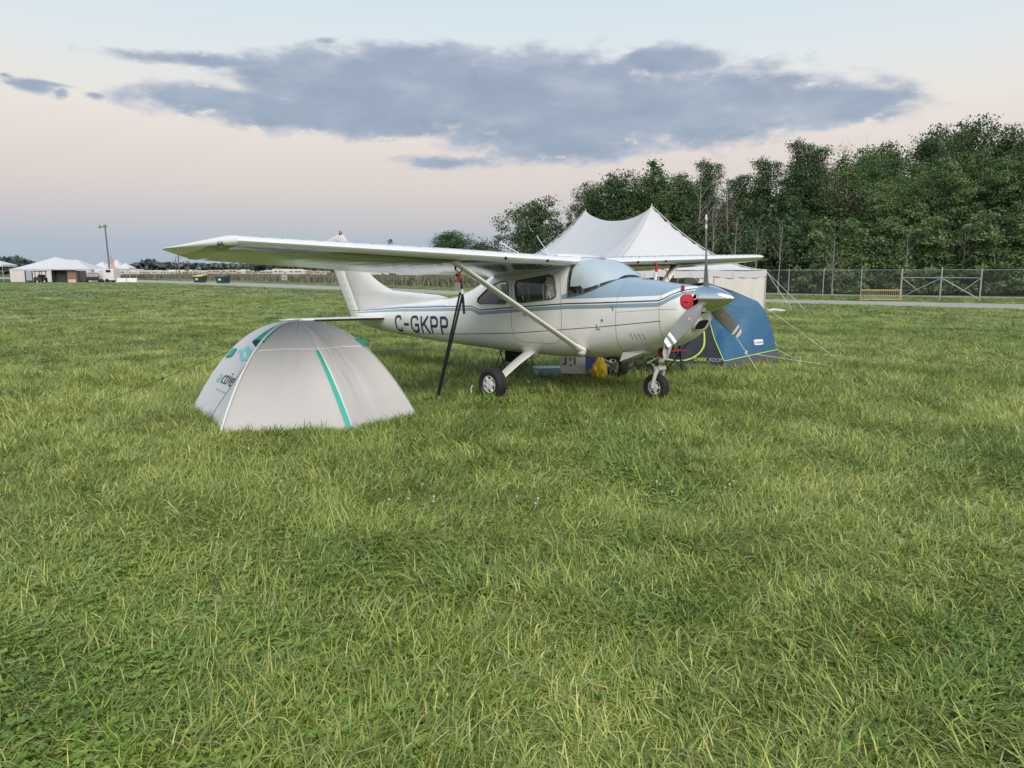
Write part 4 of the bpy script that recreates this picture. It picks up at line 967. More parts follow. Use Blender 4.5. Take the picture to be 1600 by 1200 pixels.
# body paint: one material, stripes as flat print following lines along the side
def paint_body():
    m = bpy.data.materials.new('fuselage_paint'); m.use_nodes = True; t = NT(m.node_tree); p = t.n['Principled BSDF']
    oc = t.node('ShaderNodeTexCoord').outputs['Object']; sp = t.node('ShaderNodeSeparateXYZ'); t.l.new(oc, sp.inputs[0])
    s = t.math('SUBTRACT', 2.0, sp.outputs[0]); z = sp.outputs[2]
    def curve(pts):
        n = t.node('ShaderNodeFloatCurve'); cu = n.mapping.curves[0]; pts = [(a / 9, b_ - .7) for a, b_ in pts]
        while len(cu.points) < len(pts): cu.points.new(.5, .5)
        for q, c in zip(cu.points, pts): q.location = c; q.handle_type = 'VECTOR'
        n.mapping.update(); t.l.new(t.math('DIVIDE', s, 9.0), n.inputs[1]); return t.math('ADD', n.outputs[0], .7)
    zl = curve([(0, 1.56), (.30, 1.50), (.42, 1.475), (.60, 1.40), (.70, 1.345), (.76, 1.323), (1.65, 1.300), (2.18, 1.292), (3.2, 1.24), (3.98, 1.195), (4.17, 1.255), (4.76, 1.247), (6.5, 1.21), (8.5, 1.13), (9, 1.12)])
    rl = curve([(0, 1.10), (.71, 1.076), (1.62, .987), (3.2, .865), (4.73, .800), (6.9, .735), (9, .70)])
    col = t.mix(t.maprange(t.noise(oc, 1.4, 5, .6), .3, .7, 0, 1), (.80, .79, .755, 1), (.76, .745, .71, 1))
    blue = srgb(138, 158, 173); band = srgb(128, 152, 162)
    def between(v, a, b_): return t.math('MULTIPLY', t.math('GREATER_THAN', v, a), t.math('LESS_THAN', v, b_))
    d = t.math('SUBTRACT', z, zl)
    fr = t.maprange(s, .2, 2.25, 1, 1)
    top = t.math('MULTIPLY', t.math('GREATER_THAN', d, .062), t.math('LESS_THAN', s, t.math('ADD', 2.28, t.math('MULTIPLY', t.math('SUBTRACT', 1.40, z), 3.2))))
    top = t.math('MULTIPLY', top, t.math('LESS_THAN', s, 2.26))
    top = t.math('MULTIPLY', top, t.math('LESS_THAN', z, 1.70))
    col = t.mix(top, col, blue)
    wide = t.maprange(s, 5.0, 8.0, .075, .05)
    col = t.mix(t.math('MULTIPLY', t.math('LESS_THAN', d, -.022), t.math('GREATER_THAN', d, t.math('MULTIPLY', wide, -1))), col, band)
    tail = t.math('MULTIPLY', t.math('GREATER_THAN', s, 5.0), between(d, .012, .03)); col = t.mix(tail, col, srgb(150, 180, 205))
    col = t.mix(between(d, -.009, .009), col, (.012, .018, .055, 1))
    rd = t.math('MULTIPLY', between(t.math('SUBTRACT', z, rl), -.0055, .0055), t.math('GREATER_THAN', s, .72)); col = t.mix(rd, col, (.13, .035, .025, 1))
    # faint dirt streaks towards the belly
    dirt = t.math('MULTIPLY', t.maprange(t.noise(t.vmath('MULTIPLY', oc, (1.2, 6, 5)), 1.0, 6, .65), .45, .75, 0, .5), t.maprange(z, .55, .95, 1, .15))
    col = t.mix(dirt, col, (.34, .30, .24, 1))
    bf = t.node('ShaderNodeNewGeometry').outputs['Backfacing']; col = t.mix(bf, col, (.30, .29, .27, 1))
    t.l.new(col, p.inputs['Base Color']); p.inputs['Roughness'].default_value = .32; p.inputs['Coat Weight'].default_value = .4; p.inputs['Coat Roughness'].default_value = .1
    bp = t.node('ShaderNodeBump'); bp.inputs['Strength'].default_value = .2; bp.inputs['Distance'].default_value = .02
    t.l.new(t.noise(oc, 2.6, 2, .4), bp.inputs['Height']); t.l.new(bp.outputs[0], p.inputs['Normal']); t.l.new(bp.outputs[0], p.inputs['Coat Normal'])
    return m
body_m = paint_body()
hull = sub({0}, 'fuselage', body_m, air)
hb = bmesh.new(); hb.from_mesh(hull.data)
for ring in (0, len(SS) - 1): pass
hb.free()
fullv = [L(s, *spt(s, 2 * math.pi * j / NP_)) for s in SS for j in range(NP_)]
hull_bvh = BVHTree.FromPolygons(fullv, [(vid(i, j), vid(i + 1, j), vid(i + 1, j + 1), vid(i, j + 1)) for i in range(len(SS) - 1) for j in range(NP_)])
sub({1}, 'windshield', glass, air, .004); sub({2}, 'rear_side_window', green_glass, air, .006); sub({3}, 'rear_side_window', green_glass, air, .006)
sub({4}, 'door_window', glass, air, .006); sub({5}, 'door_window', glass, air, .006); sub({6}, 'rear_window', green_glass, air, .005)
def on_side(s, z, side=1, off=.003):
    h, n, _, _ = hull_bvh.ray_cast(L(s, 2 * side, z), Vector((0, side, 0)))
    if h is None: return L(s, side * .3, z)
    if n.y * side > 0: n = -n
    return h + n * off
def side_ribbon(pts, wd, name, m, side=1, off=.003, step=.05, parent=None):
    vs, fs = ribbon(densify(pts, step), wd); return MB().add([on_side(v.x, v.y, side, off) for v in vs], fs).build(name, m, parent or air)
def side_tube(pts, r, name, m, side=1, off=.004, step=.03, closed=False, parent=None):
    if closed: pts = list(pts) + [pts[0]]
    return MB().tube([on_side(v.x, v.y, side, off) for v in densify(pts, step)], r, 6).build(name, m, parent or air)
seal = mat('window_seal', (.10, .10, .095), .6)
for sd_ in (1, -1):
    side_tube(WIN_REAR, .009, 'window_frame', seal, sd_, .002, closed=True); side_tube(WIN_DOOR, .011, 'window_frame', seal, sd_, .002, closed=True)
    side_tube([(s, zbase(s)) for s in np.linspace(1.50, 2.15, 14)], .008, 'windshield_seal', seal, sd_, .002)
    side_tube([(2.155, z) for z in np.linspace(zbase(2.15), 1.80, 10)], .010, 'windshield_seal', seal, sd_, .003)
# panel seams, cowl joint, door gap
seam2 = mat('panel_gap', (.20, .19, .17), .8)
def ring_seam(s, z0, z1, side, r=.0028): side_tube([(s + .0 * z, z) for z in np.linspace(z0, z1, 16)], r, 'panel_seam', seam2, side, .0005)
for sd_ in (1, -1):
    ring_seam(1.36, .63, 1.60, sd_); ring_seam(.74, .82, 1.46, sd_)
    side_tube([(2.30, 1.70), (2.27, 1.40), (2.26, .95), (2.30, .80), (2.42, .74), (3.05, .74), (3.20, .80), (3.235, .95), (3.235, 1.55), (3.20, 1.66)], .0032, 'door_gap', seam2, sd_, .0006)
    ring_seam(4.9, .70, 1.30, sd_, .0018); ring_seam(6.2, .75, 1.20, sd_, .0018)
    side_tube([(.52, 1.22), (.75, 1.215), (1.36, 1.18)], .0022, 'panel_seam', seam2, sd_, .0004)
    side_tube([(1.40, .66), (2.2, .60)], .0018, 'panel_seam', seam2, sd_, .0004)
b = MB()
# door handle, latches, louvres, fuel drain
for sd_ in (1, -1):
    side_ribbon([(2.98, 1.14), (2.86, 1.14)], .03, 'door_handle', gun, sd_, .012)
    for i in range(4): side_ribbon([(1.155 - i * .055, .915), (1.125 - i * .055, .84)], .014, 'louvre', mat('louvre_grey', (.36, .34, .30), .6), sd_, .004)
    side_ribbon([(1.43, 1.27), (1.40, 1.20)], .014, 'cowl_latch', gun, sd_, .006); side_ribbon([(1.66, 1.02), (1.66, .96), (1.60, .96)], .010, 'step_bracket', mat('step_red', (.12, .04, .03), .6), sd_, .008)
    MB().lathe([(.002, .003), (.017, .002), (.019, 0)], on_side(1.575, 1.075, sd_), (0, -sd_, 0), 12).build('fuel_cap', gun, air)
# registration letters
LET = {'C': [[(.95, .78), (.80, .97), (.5, 1.0), (.2, .95), (.06, .78), (.06, .22), (.2, .05), (.5, 0), (.80, .03), (.95, .22)]],
       '-': [[(.05, .47), (.95, .47)]],
       'G': [[(.95, .78), (.80, .97), (.5, 1.0), (.2, .95), (.06, .78), (.06, .22), (.2, .05), (.5, 0), (.80, .05), (.94, .2), (.94, .46), (.52, .46)]],
       'K': [[(.1, -.05), (.1, 1.05)], [(.95, 1.05), (.19, .42)], [(.40, .62), (.98, -.05)]],
       'P': [[(.1, -.05), (.1, 1.05)], [(.18, .98), (.66, .98), (.9, .86), (.92, .66), (.84, .48), (.62, .42), (.18, .42)]]}
def letters(side):
    x = 6.50; H = .262
    for ch, wd, gap in (('C', .215, .065), ('-', .18, .065), ('G', .24, .068), ('K', .25, .055), ('P', .23, .07), ('P', .23, 0)):
        for_ = MB()
        for k, st in enumerate(LET[ch]):
            pts = [((x - q[0] * wd) if side > 0 else (x - 1.27 + 0) + q[0] * wd, .805 + q[1] * H) for q in st]
            vs, fs = ribbon(densify(pts, .035), .047)
            for_.add([on_side(v.x, v.y, side, .003 + .0004 * k) for v in vs], fs)
        for_.build('registration_letter', navy, air); x += -(wd + gap) if side > 0 else 0
        if side < 0: x += (wd + gap)
letters(1)

# ---- wings
def foil(n=14):
    up = []; lo = []
    for i in range(n + 1):
        x = (1 - math.cos(math.pi * i / n)) / 2; t = .12; yt = 5 * t * (.2969 * math.sqrt(x) - .126 * x - .3516 * x * x + .2843 * x ** 3 - .1015 * x ** 4)
        m_, p_ = .02, .4; yc = m_ / p_ ** 2 * (2 * p_ * x - x * x) if x < p_ else m_ / (1 - p_) ** 2 * ((1 - 2 * p_) + 2 * p_ * x - x * x)
        up.append((x, yc + yt)); lo.append((x, yc - yt))
    return up, lo
FU, FLo = foil()
INC = .10
def wing_sec(y, x0=0.0, x1=1.0):
    """leading edge s, chord, LE height, thickness factor at span y"""
    if y < 2.6: s0, c = 2.085 + .010 * y, 1.63
    else: s0 = 2.111 + (y - 2.6) * .012; c = 1.63 - (y - 2.6) * (1.63 - 1.16) / 2.5
    z0 = 1.842 + .030 * y; th = 1.0
    if y > 5.10:
        k = min(1, (y - 5.10) / .285); TE = 2.14 + 1.13 - .06 * k; s0 = 2.14 + .98 * k ** 1.2; c = max(.03, TE - s0); z0 -= .03 * k ** 1.5; th = 1 - .25 * k
    return s0, c, z0, th
YS = [.50, .8, 1.1, 1.5, 2.0, 2.6, 3.2, 3.8, 4.4, 4.8, 5.0, 5.10, 5.12, 5.17, 5.22, 5.27, 5.31, 5.345, 5.37, 5.385, 5.39]
wing_m = mat('wing_paint', (.74, .73, .71), .16, var=.06, vscale=1.2, coat=.7, bump=.10, bscale=2.2)
def foil_ring(y, a, b_, side):
    s0, c, z0, th = wing_sec(y); inc = INC
    pt = lambda x, t: L(s0 + x * c, side * y, z0 + t * c * th - x * c * inc)
    U = [q for q in FU if a <= q[0] <= b_]; W = [q for q in FLo if a <= q[0] <= b_]
    return [pt(*q) for q in U][::-1] + [pt(*q) for q in (W[1:] if a == 0 else W)]
def span_part(name, ys, a, b_, side, parent, m=wing_m):
    o = MB().grid([foil_ring(y, a, b_, side) for y in ys], close=(a > 0 or b_ < 1)).build(name, m, parent, ang=50)
    bm = bmesh.new(); bm.from_mesh(o.data); bmesh.ops.recalc_face_normals(bm, faces=bm.faces)
    bmesh.ops.holes_fill(bm, edges=[e for e in bm.edges if e.is_boundary], sides=0); bmesh.ops.recalc_face_normals(bm, faces=bm.faces); bm.to_mesh(o.data); bm.free()
    o.data.shade_smooth(); o.data.set_sharp_from_angle(angle=R(40)); return o
XC = [q[0] for q in FU]; hx = XC[10]
skin = mat('polished_lower_skin', (.36, .40, .39), .12, metal=.8, var=.25, vscale=5, bump=.35, bscale=3.5)
def polish(o):
    o.data.materials.append(skin)
    for p in o.data.polygons:
        s = 2 - p.center.x; y = abs(p.center.y); s0, c, z0, th = wing_sec(y)
        if p.normal.z < -.75 and y < 5.2 and (s - s0) / c > .035: p.material_index = 1
for sd_ in (1, -1):
    wg = span_part('wing', YS, 0, hx + 1e-6, sd_, air); polish(wg)
    for nm, ys in (('flap', [.55, 1.0, 1.5, 2.0, 2.57]), ('aileron', [2.63, 3.2, 3.8, 4.4, 4.97]), ('wing_tip', [5.01, 5.10, 5.12, 5.17, 5.22, 5.27, 5.31, 5.345, 5.37, 5.385, 5.39])):
        rows = []
        for y in ys:
            s0, c, z0, th = wing_sec(y); r = []
            for x, t in [q for q in FU if q[0] >= hx - 1e-6][::-1] + [q for q in FLo if q[0] >= hx - 1e-6][:-1]:
                g_ = .008 / c if x < hx + .01 and nm != 'wing_tip' else 0
                r.append(L(s0 + (x + g_) * c, sd_ * y, z0 + t * c * th - x * c * INC))
            rows.append(r)
        o = MB().grid(rows, close=True).build(nm, wing_m, air); bm = bmesh.new(); bm.from_mesh(o.data)
        bmesh.ops.holes_fill(bm, edges=[e for e in bm.edges if e.is_boundary], sides=0); bmesh.ops.recalc_face_normals(bm, faces=bm.faces); bm.to_mesh(o.data); bm.free(); o.data.set_sharp_from_angle(angle=R(40)); polish(o)
    # stall tabs in pairs along the leading edge
    vg = MB()
    for k in range(21):
        y = .75 + k * .205; s0, c, z0, th = wing_sec(y); x = .055; up_ = np.interp(x, [q[0] for q in FU], [q[1] for q in FU])
        for e_, an in ((-.014, .28), (.014, -.28)):
            c0 = L(s0 + x * c, sd_ * (y + e_), z0 + up_ * c + .004); vg.bar(c0 + Vector((.013, an * .013, -.006)), c0 - Vector((.013, an * .013, -.001)), .003, .006)
    tag(vg.build('stall_tabs', mat('tab_grey', (.25, .28, .34), .5), wg, smooth=False), kind='stuff')
    # landing light, tip light, inlets, tie-down ring
    s0, c, z0, th = wing_sec(5.17); pl = L(s0 + .02, sd_ * 5.18, z0 - .02)
    MB().lathe([(.0, .035), (.02, .032), (.028, .012), (.03, -.03)], pl, (1, -sd_ * .5, .05), 16).build('tip_light', mat('tip_light_%d' % sd_, (.01, .05, .035) if sd_ > 0 else (.25, .01, .01), .08, coat=1), wg)
    for yy in (1.75, 1.0):
        s0, c, z0, th = wing_sec(yy); MB().lathe([(.001, .012), (.018, .011), (.02, -.02)], L(s0 + .002, sd_ * yy, z0 - .012), (1, 0, -.15), 12).build('air_inlet', black_metal, wg)
    s0, c, z0, th = wing_sec(2.45)
    # strut with cuffs
    a_ = L(2.34, sd_ * 2.47, 1.885); b__ = L(1.97, sd_ * .50, .665); d = (b__ - a_).normalized(); fw = Vector((1, 0, 0)); nn = d.cross(fw).normalized(); rows = []
    prof = [(math.cos(t) * (.062 if math.cos(t) > 0 else .085), math.sin(t) * .026 * (1 if math.cos(t) > 0 else max(.15, 1 + math.cos(t) * .85))) for t in np.linspace(0, 2 * math.pi, 17)[:-1]]
    for t, k in ((0, 1.5), (.03, 1.25), (.08, 1), (.92, 1), (.965, 1.3), (1, 1.5)):
        c0 = a_.lerp(b__, t); rows.append([c0 + fw * x * k + nn * y * k * (1.3 if k > 1 else 1) for x, y in prof])
    MB().grid(rows, close=True).build('wing_strut', body_m if False else white_paint, air, ang=60, recalc=True)
    MB().lathe([(.001, .035), (.035, .03), (.055, .01), (.065, -.03)], L(1.95, sd_ * .52, .655), (.1, -sd_, .25), 18).build('strut_fairing', white_paint, air)
    # wing root fairing to the cabin roof
    rows = []
    for y in (.30, .42, .52):
        s0, c, z0, th = wing_sec(.5); rows.append([L(s0 + x * c + (.52 - y) * .02, sd_ * y, z0 + t * c * (1 + (.52 - y) * .1) - x * c * INC) for x, t in FU][::-1] + [L(s0 + x * c, sd_ * y, z0 + t * c - x * c * INC) for x, t in FLo[1:]])
    MB().grid(rows).build('wing_root_fairing', wing_m, air, recalc=True)
# roof centre section between the wings
rows = []
for y in np.linspace(-.31, .31, 7):
    s0, c, z0, th = wing_sec(.5); rows.append([L(s0 + x * c + .006, y, z0 + t * c + .012 * (1 - (y / .31) ** 2) - x * c * INC) for x, t in FU][::-1] + [L(s0 + x * c, y, z0 + t * c - x * c * INC) for x, t in FLo[1:]])
MB().grid(rows).build('roof_centre', wing_m, air, recalc=True)
MB().tube([L(3.0, .1, 2.0), L(3.28, .1, 2.27)], .004, 5).build('antenna', black_metal, air); MB().tube([L(3.1, -.15, 2.0), L(3.4, -.2, 2.3)], .004, 5).build('antenna', white_gloss, air); MB().tube([L(3.2, .35, 2.0), L(3.55, .45, 2.2)], .005, 5).build('antenna', white_gloss, air)

# ---- tail
def slab(name, outline, th, parent, m=white_paint, axis='fin', ang=60, z=1.0, side=1):
    """symmetric thin section from outline rows: list of (pos, s_le, s_te)"""
    rows = []
    for (h, s0, s1) in outline:
        c = s1 - s0; r = []
        for k in range(20):
            t = 2 * math.pi * k / 20; x = (1 + math.cos(t)) / 2; w_ = math.sin(t) * th / 2 * (1.25 * (1 - x) ** .4 if False else min(1, (1 - (1 - min(1, x * 3.2)) ** 2) ** .5 if x < .31 else 1.12 - .36 * x)) * min(1, c / .6)
            s = s0 + c * x
            r.append(L(s, w_, h) if axis == 'fin' else L(s, side * h, z + w_ + .02 * h))
        rows.append(r)
    mb_ = MB().grid(rows, close=True); n = 20; k = len(rows) - 1; mb_.f += [tuple(range(n)), tuple(k * n + j for j in range(n))[::-1]]; mb_.mi += [0, 0]
    return mb_.build(name, m, parent, ang=ang, recalc=True)
fin_le = [(1.10, 7.0), (1.18, 6.6), (1.30, 5.9), (1.385, 5.25), (1.43, 5.55), (1.525, 6.87), (1.60, 7.10), (1.70, 7.33), (1.80, 7.52), (2.50, 8.32), (2.60, 8.44), (2.655, 8.56)]
def fle(z): return float(np.interp(z, [q[0] for q in fin_le], [q[1] for q in fin_le]))
hinge = lambda z: 8.02 + (z - 1.1) * .56
tail_m = mat('tail_paint', (.70, .69, .665), .4, var=.07, vscale=2, coat=.2)
slab('fin', [(z, fle(z), hinge(z) - .008) for z in (1.15, 1.25, 1.38, 1.43, 1.48, 1.525, 1.56, 1.60, 1.65, 1.70, 1.80, 2.0, 2.2, 2.4, 2.5)], .10, air, tail_m)
te = lambda z: 8.39 + (z - 1.12) * .58
rd_ = slab('rudder', [(z, hinge(z) + .008, te(z)) for z in (1.16, 1.4, 1.7, 2.0, 2.3, 2.5)], .075, air, tail_m)
slab('rudder_base', [(1.02, 8.14, 8.34), (1.08, 8.06, 8.36), (1.145, 8.05, 8.39)], .06, air, tail_m)
slab('fin_cap', [(2.508, 8.33, 9.18), (2.56, 8.37, 9.12), (2.61, 8.42, 8.95), (2.65, 8.50, 8.72), (2.665, 8.54, 8.64)], .085, air, white_plain)
for i in range(9):
    zc = 1.25 + i * .14; MB().tube([L(hinge(zc) + .06, .034, zc), L(te(zc) - .06, .014, zc)], .0035, 4).build('rudder_rib', tail_m, rd_)
MB().lathe([(.034, 0), (.034, .03), (.026, .06), (.005, .078)], L(8.57, 0, 2.66), (0, 0, 1), 14).build('beacon', mat('beacon_red', (.30, .02, .02), .15, coat=1), air)
for sd_ in (1, -1):
    o = slab('stabilizer', [(y, 6.93 + y * .05, 7.55) for y in (.05, .5, 1.0, 1.5, 1.65)] + [(1.74, 7.10, 7.50)], .075, air, white_paint, 'stab', z=1.015, side=sd_)
    slab('elevator', [(y, 7.56, 8.10 - y * .06) for y in (.14, .5, 1.0, 1.5, 1.68)] + [(1.77, 7.58, 7.93)], .06, air, white_paint, 'stab', z=1.012, side=sd_)
    MB().tube([L(6.90 + y * .05, sd_ * y, 1.012 + .02 * y) for y in (.2, .6, 1.1, 1.6)], .018, 8).build('black_front_edge', black_metal, o)  # black tube along the front edge of the stabilizer
MB().tube([L(7.52, 0, .80), L(7.52, 0, .74), L(7.56, 0, .72)], .008, 6).build('tie_ring', gun, air)

# ---- nose: spinner, three blades, plugs, chin
sp = [(.162, .36), (.165, .33), (.160, .30), (.143, .24), (.115, .17), (.080, .10), (.045, .045), (.018, .012), (.001, 0)]
MB().lathe([(.10, .45), (.162, .44), (.164, .405), (.162, .36)], L(0, 0, 1.335), (-1, 0, 0), 40).build('spinner_plate', alu, air)
MB().lathe([(r, s + 0) for r, s in [(.166, .40), (.168, .37)] + sp], L(0, 0, 1.335), (-1, 0, 0), 48).build('spinner', alu, air, ang=80)
hub = Vector(L(.385, 0, 1.335))
for ang in (0, 2 * math.pi / 3, -2 * math.pi / 3):
    rad = Vector((0, -math.sin(ang), math.cos(ang)))                       # blade direction
    tan = Vector((0, -math.cos(ang), -math.sin(ang)))                      # to the aircraft's right for the top blade
    fwd = Vector((1, 0, 0)); rows = []; info = []
    for r, c, th, beta in ((.10, .09, .085, 58), (.17, .095, .07, 55), (.24, .135, .04, 48), (.35, .172, .028, 40), (.5, .178, .022, 33), (.65, .168, .018, 28), (.8, .15, .014, 24), (.92, .135, .011, 21), (.985, .115, .009, 20), (1.01, .085, .007, 19), (1.022, .045, .005, 19)):
        be = R(beta); cd_ = tan * math.cos(be) + fwd * math.sin(be); nd = cd_.cross(rad); r_ = []
        for k in range(16):
            t = 2 * math.pi * k / 16; r_.append(hub + rad * r + cd_ * (math.cos(t) * c / 2 + .008) + nd * math.sin(t) * th / 2)
        rows.append(r_); info.append((r, c, cd_, nd, th))
    bl = MB().grid(rows, close=True).build('propeller_blade', prop_grey, air, ang=80, recalc=True)
    # painted tip bands and the round sticker, on the front face
    def blade_pt(r, x, off, sgn=1):
        i = max(k for k in range(len(info)) if info[k][0] <= r); j = min(i + 1, len(info) - 1); f = 0 if i == j else (r - info[i][0]) / (info[j][0] - info[i][0])
        c = info[i][1] * (1 - f) + info[j][1] * f; cd_ = info[i][2].lerp(info[j][2], f).normalized(); nd = info[i][3].lerp(info[j][3], f).normalized(); th = info[i][4] * (1 - f) + info[j][4] * f
        if nd.x < 0: nd = -nd
        nd = nd * sgn
        return hub + rad * r + cd_ * (x * c / 2 + .008) + nd * (th / 2 * math.sqrt(max(0, 1 - x * x)) + off)
    for (r0, r1) in ((.845, .895), (.945, 1.012)):
        MB().grid([[blade_pt(r0 + (r1 - r0) * k / 4, x, .0015) for x in np.linspace(-1, 1, 13)] + [blade_pt(r0 + (r1 - r0) * k / 4, x, .0015, -1) for x in np.linspace(.95, -.95, 11)] for k in range(5)], close=True).build('tip_band', white_gloss, bl)
    if ang != 0:
        cc = .46
        for rr, off, mm in ((.026, .0015, mat('sticker_white', (.6, .52, .48), .5)), ): MB().add([blade_pt(cc, 0, off)] + [blade_pt(cc + rr * math.sin(t), rr / .089 * math.cos(t), off) for t in np.linspace(0, 2 * math.pi, 17)[:-1]], [(0, i + 1, (i + 1) % 16 + 1) for i in range(16)]).build('sticker', mm, bl)
        rt = [blade_pt(cc + .022 * math.sin(t), .022 / .089 * math.cos(t), .003) for t in np.linspace(0, 2 * math.pi, 17)]
        MB().tube(rt, .003, 4, caps=False).build('sticker_ring', red_paint, bl)
        for q in (-.008, .008): MB().tube([blade_pt(cc + q, x, .003) for x in (-.13, .13)], .0022, 4).build('sticker_mark', red_paint, bl)
for sd_ in (1, -1):
    rows = []
    for k, (f, off) in enumerate(((0, .030), (.75, .028), (.95, .020), (1.0, -.05))):
        r_ = []
        for j in range(24):
            t = 2 * math.pi * j / 24; ey = math.copysign(abs(math.cos(t)) ** .8, math.cos(t)) * .105 * max(f, .01); ez = math.copysign(abs(math.sin(t)) ** .8, math.sin(t)) * .090 * max(f, .01)
            y = .31 + ey * .95; s = .455 + max(0, (y - .30)) ** 2 * 1.9; 
            h = hull_bvh.ray_cast(L(-1, sd_ * min(y, .43), 1.31 + ez), Vector((-1, 0, 0)))[0]; s = min(2 - h.x if h else .445, .455 + max(0, y - .30) ** 2 * 2.4)
            r_.append(L(s + max(0, y - .43) * .9 - off, sd_ * y, 1.310 + ez))
        rows.append(r_)
    pg = MB().grid(rows, close=True).build('inlet_plug', red_cloth, air)
    ya = lambda y: .445 + max(0, (y - .30)) ** 2 * 1.9
    MB().tube([L(ya(y) - .012, sd_ * y, 1.305 + (.38 - y) * -.12) for y in (.27, .33, .39)], .011, 6).build('handle_strap', black_metal, pg)
    MB().tube([L(.45, sd_ * .34, 1.40), L(.47, sd_ * .345, 1.45)], .003, 4).build('cord', black_metal, pg)
    MB().add([L(.49 + a, sd_ * (.345 + .02 * a), 1.47 + c) for a, c in ((-.02, -.035), (.025, -.03), (.018, .035), (-.024, .03))] + [L(.49 + a, sd_ * (.36 + .02 * a), 1.47 + c) for a, c in ((-.02, -.035), (.025, -.03), (.018, .035), (-.024, .03))], [(0, 1, 2, 3), (7, 6, 5, 4), (0, 4, 5, 1), (1, 5, 6, 2), (2, 6, 7, 3), (3, 7, 4, 0)]).build('warning_tag', red_cloth, pg)
MB().tube([L(.37, y, 1.318 + .03 * math.sin(y * 9)) for y in np.linspace(-.3, .3, 9)], .004, 5).build('plug_cord', white_gloss, air)
# chin scoop: lip around a flat black sheet that paints the shade of the hollow
rows = []
for k, (f, so) in enumerate(((1.12, .05), (1.10, -.02), (1.05, -.035), (1.0, -.03), (.98, .12))):
    r_ = []
    for j in range(20):
        t = 2 * math.pi * j / 20; y = math.copysign(abs(math.cos(t)) ** .7, math.cos(t)) * .135 * f; z = 1.01 + math.copysign(abs(math.sin(t)) ** .7, math.sin(t)) * .062 * f
        r_.append(L(.455 + (1.03 - z) * .55 + so, y, z))
    rows.append(r_)
MB().grid(rows, close=True).build('chin_scoop', white_paint, air, ang=70); MB().add([L(.455 + (1.03 - z) * .55 - .028, y, z) for y, z in ((-.125, .955), (.125, .955), (.125, 1.065), (-.125, 1.065))], [(0, 1, 2, 3)]).build('chin_mouth_shade', mat('hollow_shade_black', (.006, .006, .006), .9), air, smooth=False)
# cowl flaps under the nose and the nose-gear opening
for sd_ in (1, -1):
    a0 = [L(1.36, sd_ * .13, .60), L(1.33, sd_ * .42, .66), L(1.02, sd_ * .40, .70), L(1.06, sd_ * .14, .66)]; lo_ = [L(1.42, sd_ * .15, .505), L(1.40, sd_ * .40, .535), L(1.05, sd_ * .38, .66), L(1.08, sd_ * .16, .64)]
    MB().add(a0 + lo_, [(0, 1, 5, 4), (1, 2, 6, 5), (0, 4, 7, 3), (4, 5, 6, 7), (2, 3, 7, 6)]).build('cowl_flap', white_paint, air, smooth=False, recalc=True)
MB().lathe([(.075, 0), (.105, .008), (.10, .03), (.07, .03)], L(.88, .10, .715), (.25, -.2, -1), 20).build('gear_opening', black_metal, air)
MB().tube([L(1.28, .22, .66), L(1.30, .235, .52), L(1.34, .24, .46)], .028, 10).build('exhaust_pipe', gun, air)

# ---- landing gear
def wheel(parent, c, r, wd, spokes, axis=(0, 1, 0), name='wheel'):
    h = wd / 2
    wl = MB().lathe([(r * .52, -h * .75), (r * .62, -h * .95), (r * .82, -h), (r * .95, -h * .78), (r, -h * .4), (r * 1.0, -h * .36), (r * .985, -h * .3), (r * .985, -h * .1), (r * .985, h * .1), (r * .985, h * .3), (r, h * .36), (r, h * .4), (r * .95, h * .78), (r * .82, h), (r * .62, h * .95), (r * .52, h * .75)], c, axis, 40).build(name, rubber, parent, ang=50)
    for s in (-1, 1):
        A = Vector(axis) * s; MB().lathe([(r * .54, h * .80), (r * .50, h * .83), (r * .475, h * .45)], c, A, 30).build('rim', white_plain, wl)
        MB().lathe([(r * .32, h * .56), (r * .31, h * .85), (r * .16, h * .95), (r * .15, h * .9), (.001, h * .9)], c, A, 24).build('hub', white_plain, wl)
        X = Vector((1, 0, 0)); Z = A.cross(X).normalized(); X = Z.cross(A)
        MB().lathe([(r * .50, h * .50), (.01, h * .50)], c, A, 20).build('brake_disc', mat('brake_black', (.02, .02, .02), .7), wl)
        for k in range(spokes):
            t = 2 * math.pi * k / spokes; d = X * math.cos(t) + Z * math.sin(t); MB().bar(c + A * h * .70 + d * r * .28, c + A * h * .70 + d * r * .49, r * .11, r * .16, up=A).build('spoke', white_plain, wl)
    return wl
for sd_ in (1, -1):
    ax = L(2.80, sd_ * 1.37, .235); wheel(air, Vector(ax), .222, .165, 6, name='main_wheel')
    a0 = L(3.02, sd_ * .36, .60); a1 = L(2.81, sd_ * 1.26, .275); rows = []
    for t in np.linspace(0, 1, 7):
        c = a0.lerp(a1, t) + Vector((0, 0, .02 * math.sin(math.pi * t))); wd = .115 - .035 * t; tn = .024 - .006 * t; d = (a1 - a0).normalized(); U = Vector((1, 0, 0)); N = d.cross(U).normalized()
        rows.append([c + U * wd * math.cos(q) + N * tn * math.sin(q) for q in np.linspace(0, 2 * math.pi, 15)[:-1]])
    MB().grid(rows, close=True).build('gear_leg', white_paint, air, recalc=True, ang=60)
    MB().lathe([(.001, .03), (.10, .025), (.14, 0), (.15, -.04)], L(3.02, sd_ * .40, .60), (.1, -sd_ * 1, -.45), 20).build('leg_fairing', white_paint, air)
    MB().tube([a1, Vector(ax) + Vector((0, sd_ * .06, 0)), Vector(ax)], .022, 8).build('axle', gun, air)
    MB().box(L(2.72, sd_ * 1.25, .25), (.10, .05, .12)).build('brake_caliper', gun, air, smooth=False)
    MB().tube([L(2.93, sd_ * .62, .53), L(2.88, sd_ * .63, .49), L(2.86, sd_ * .72, .46)], .006, 5).build('step', gun, air)
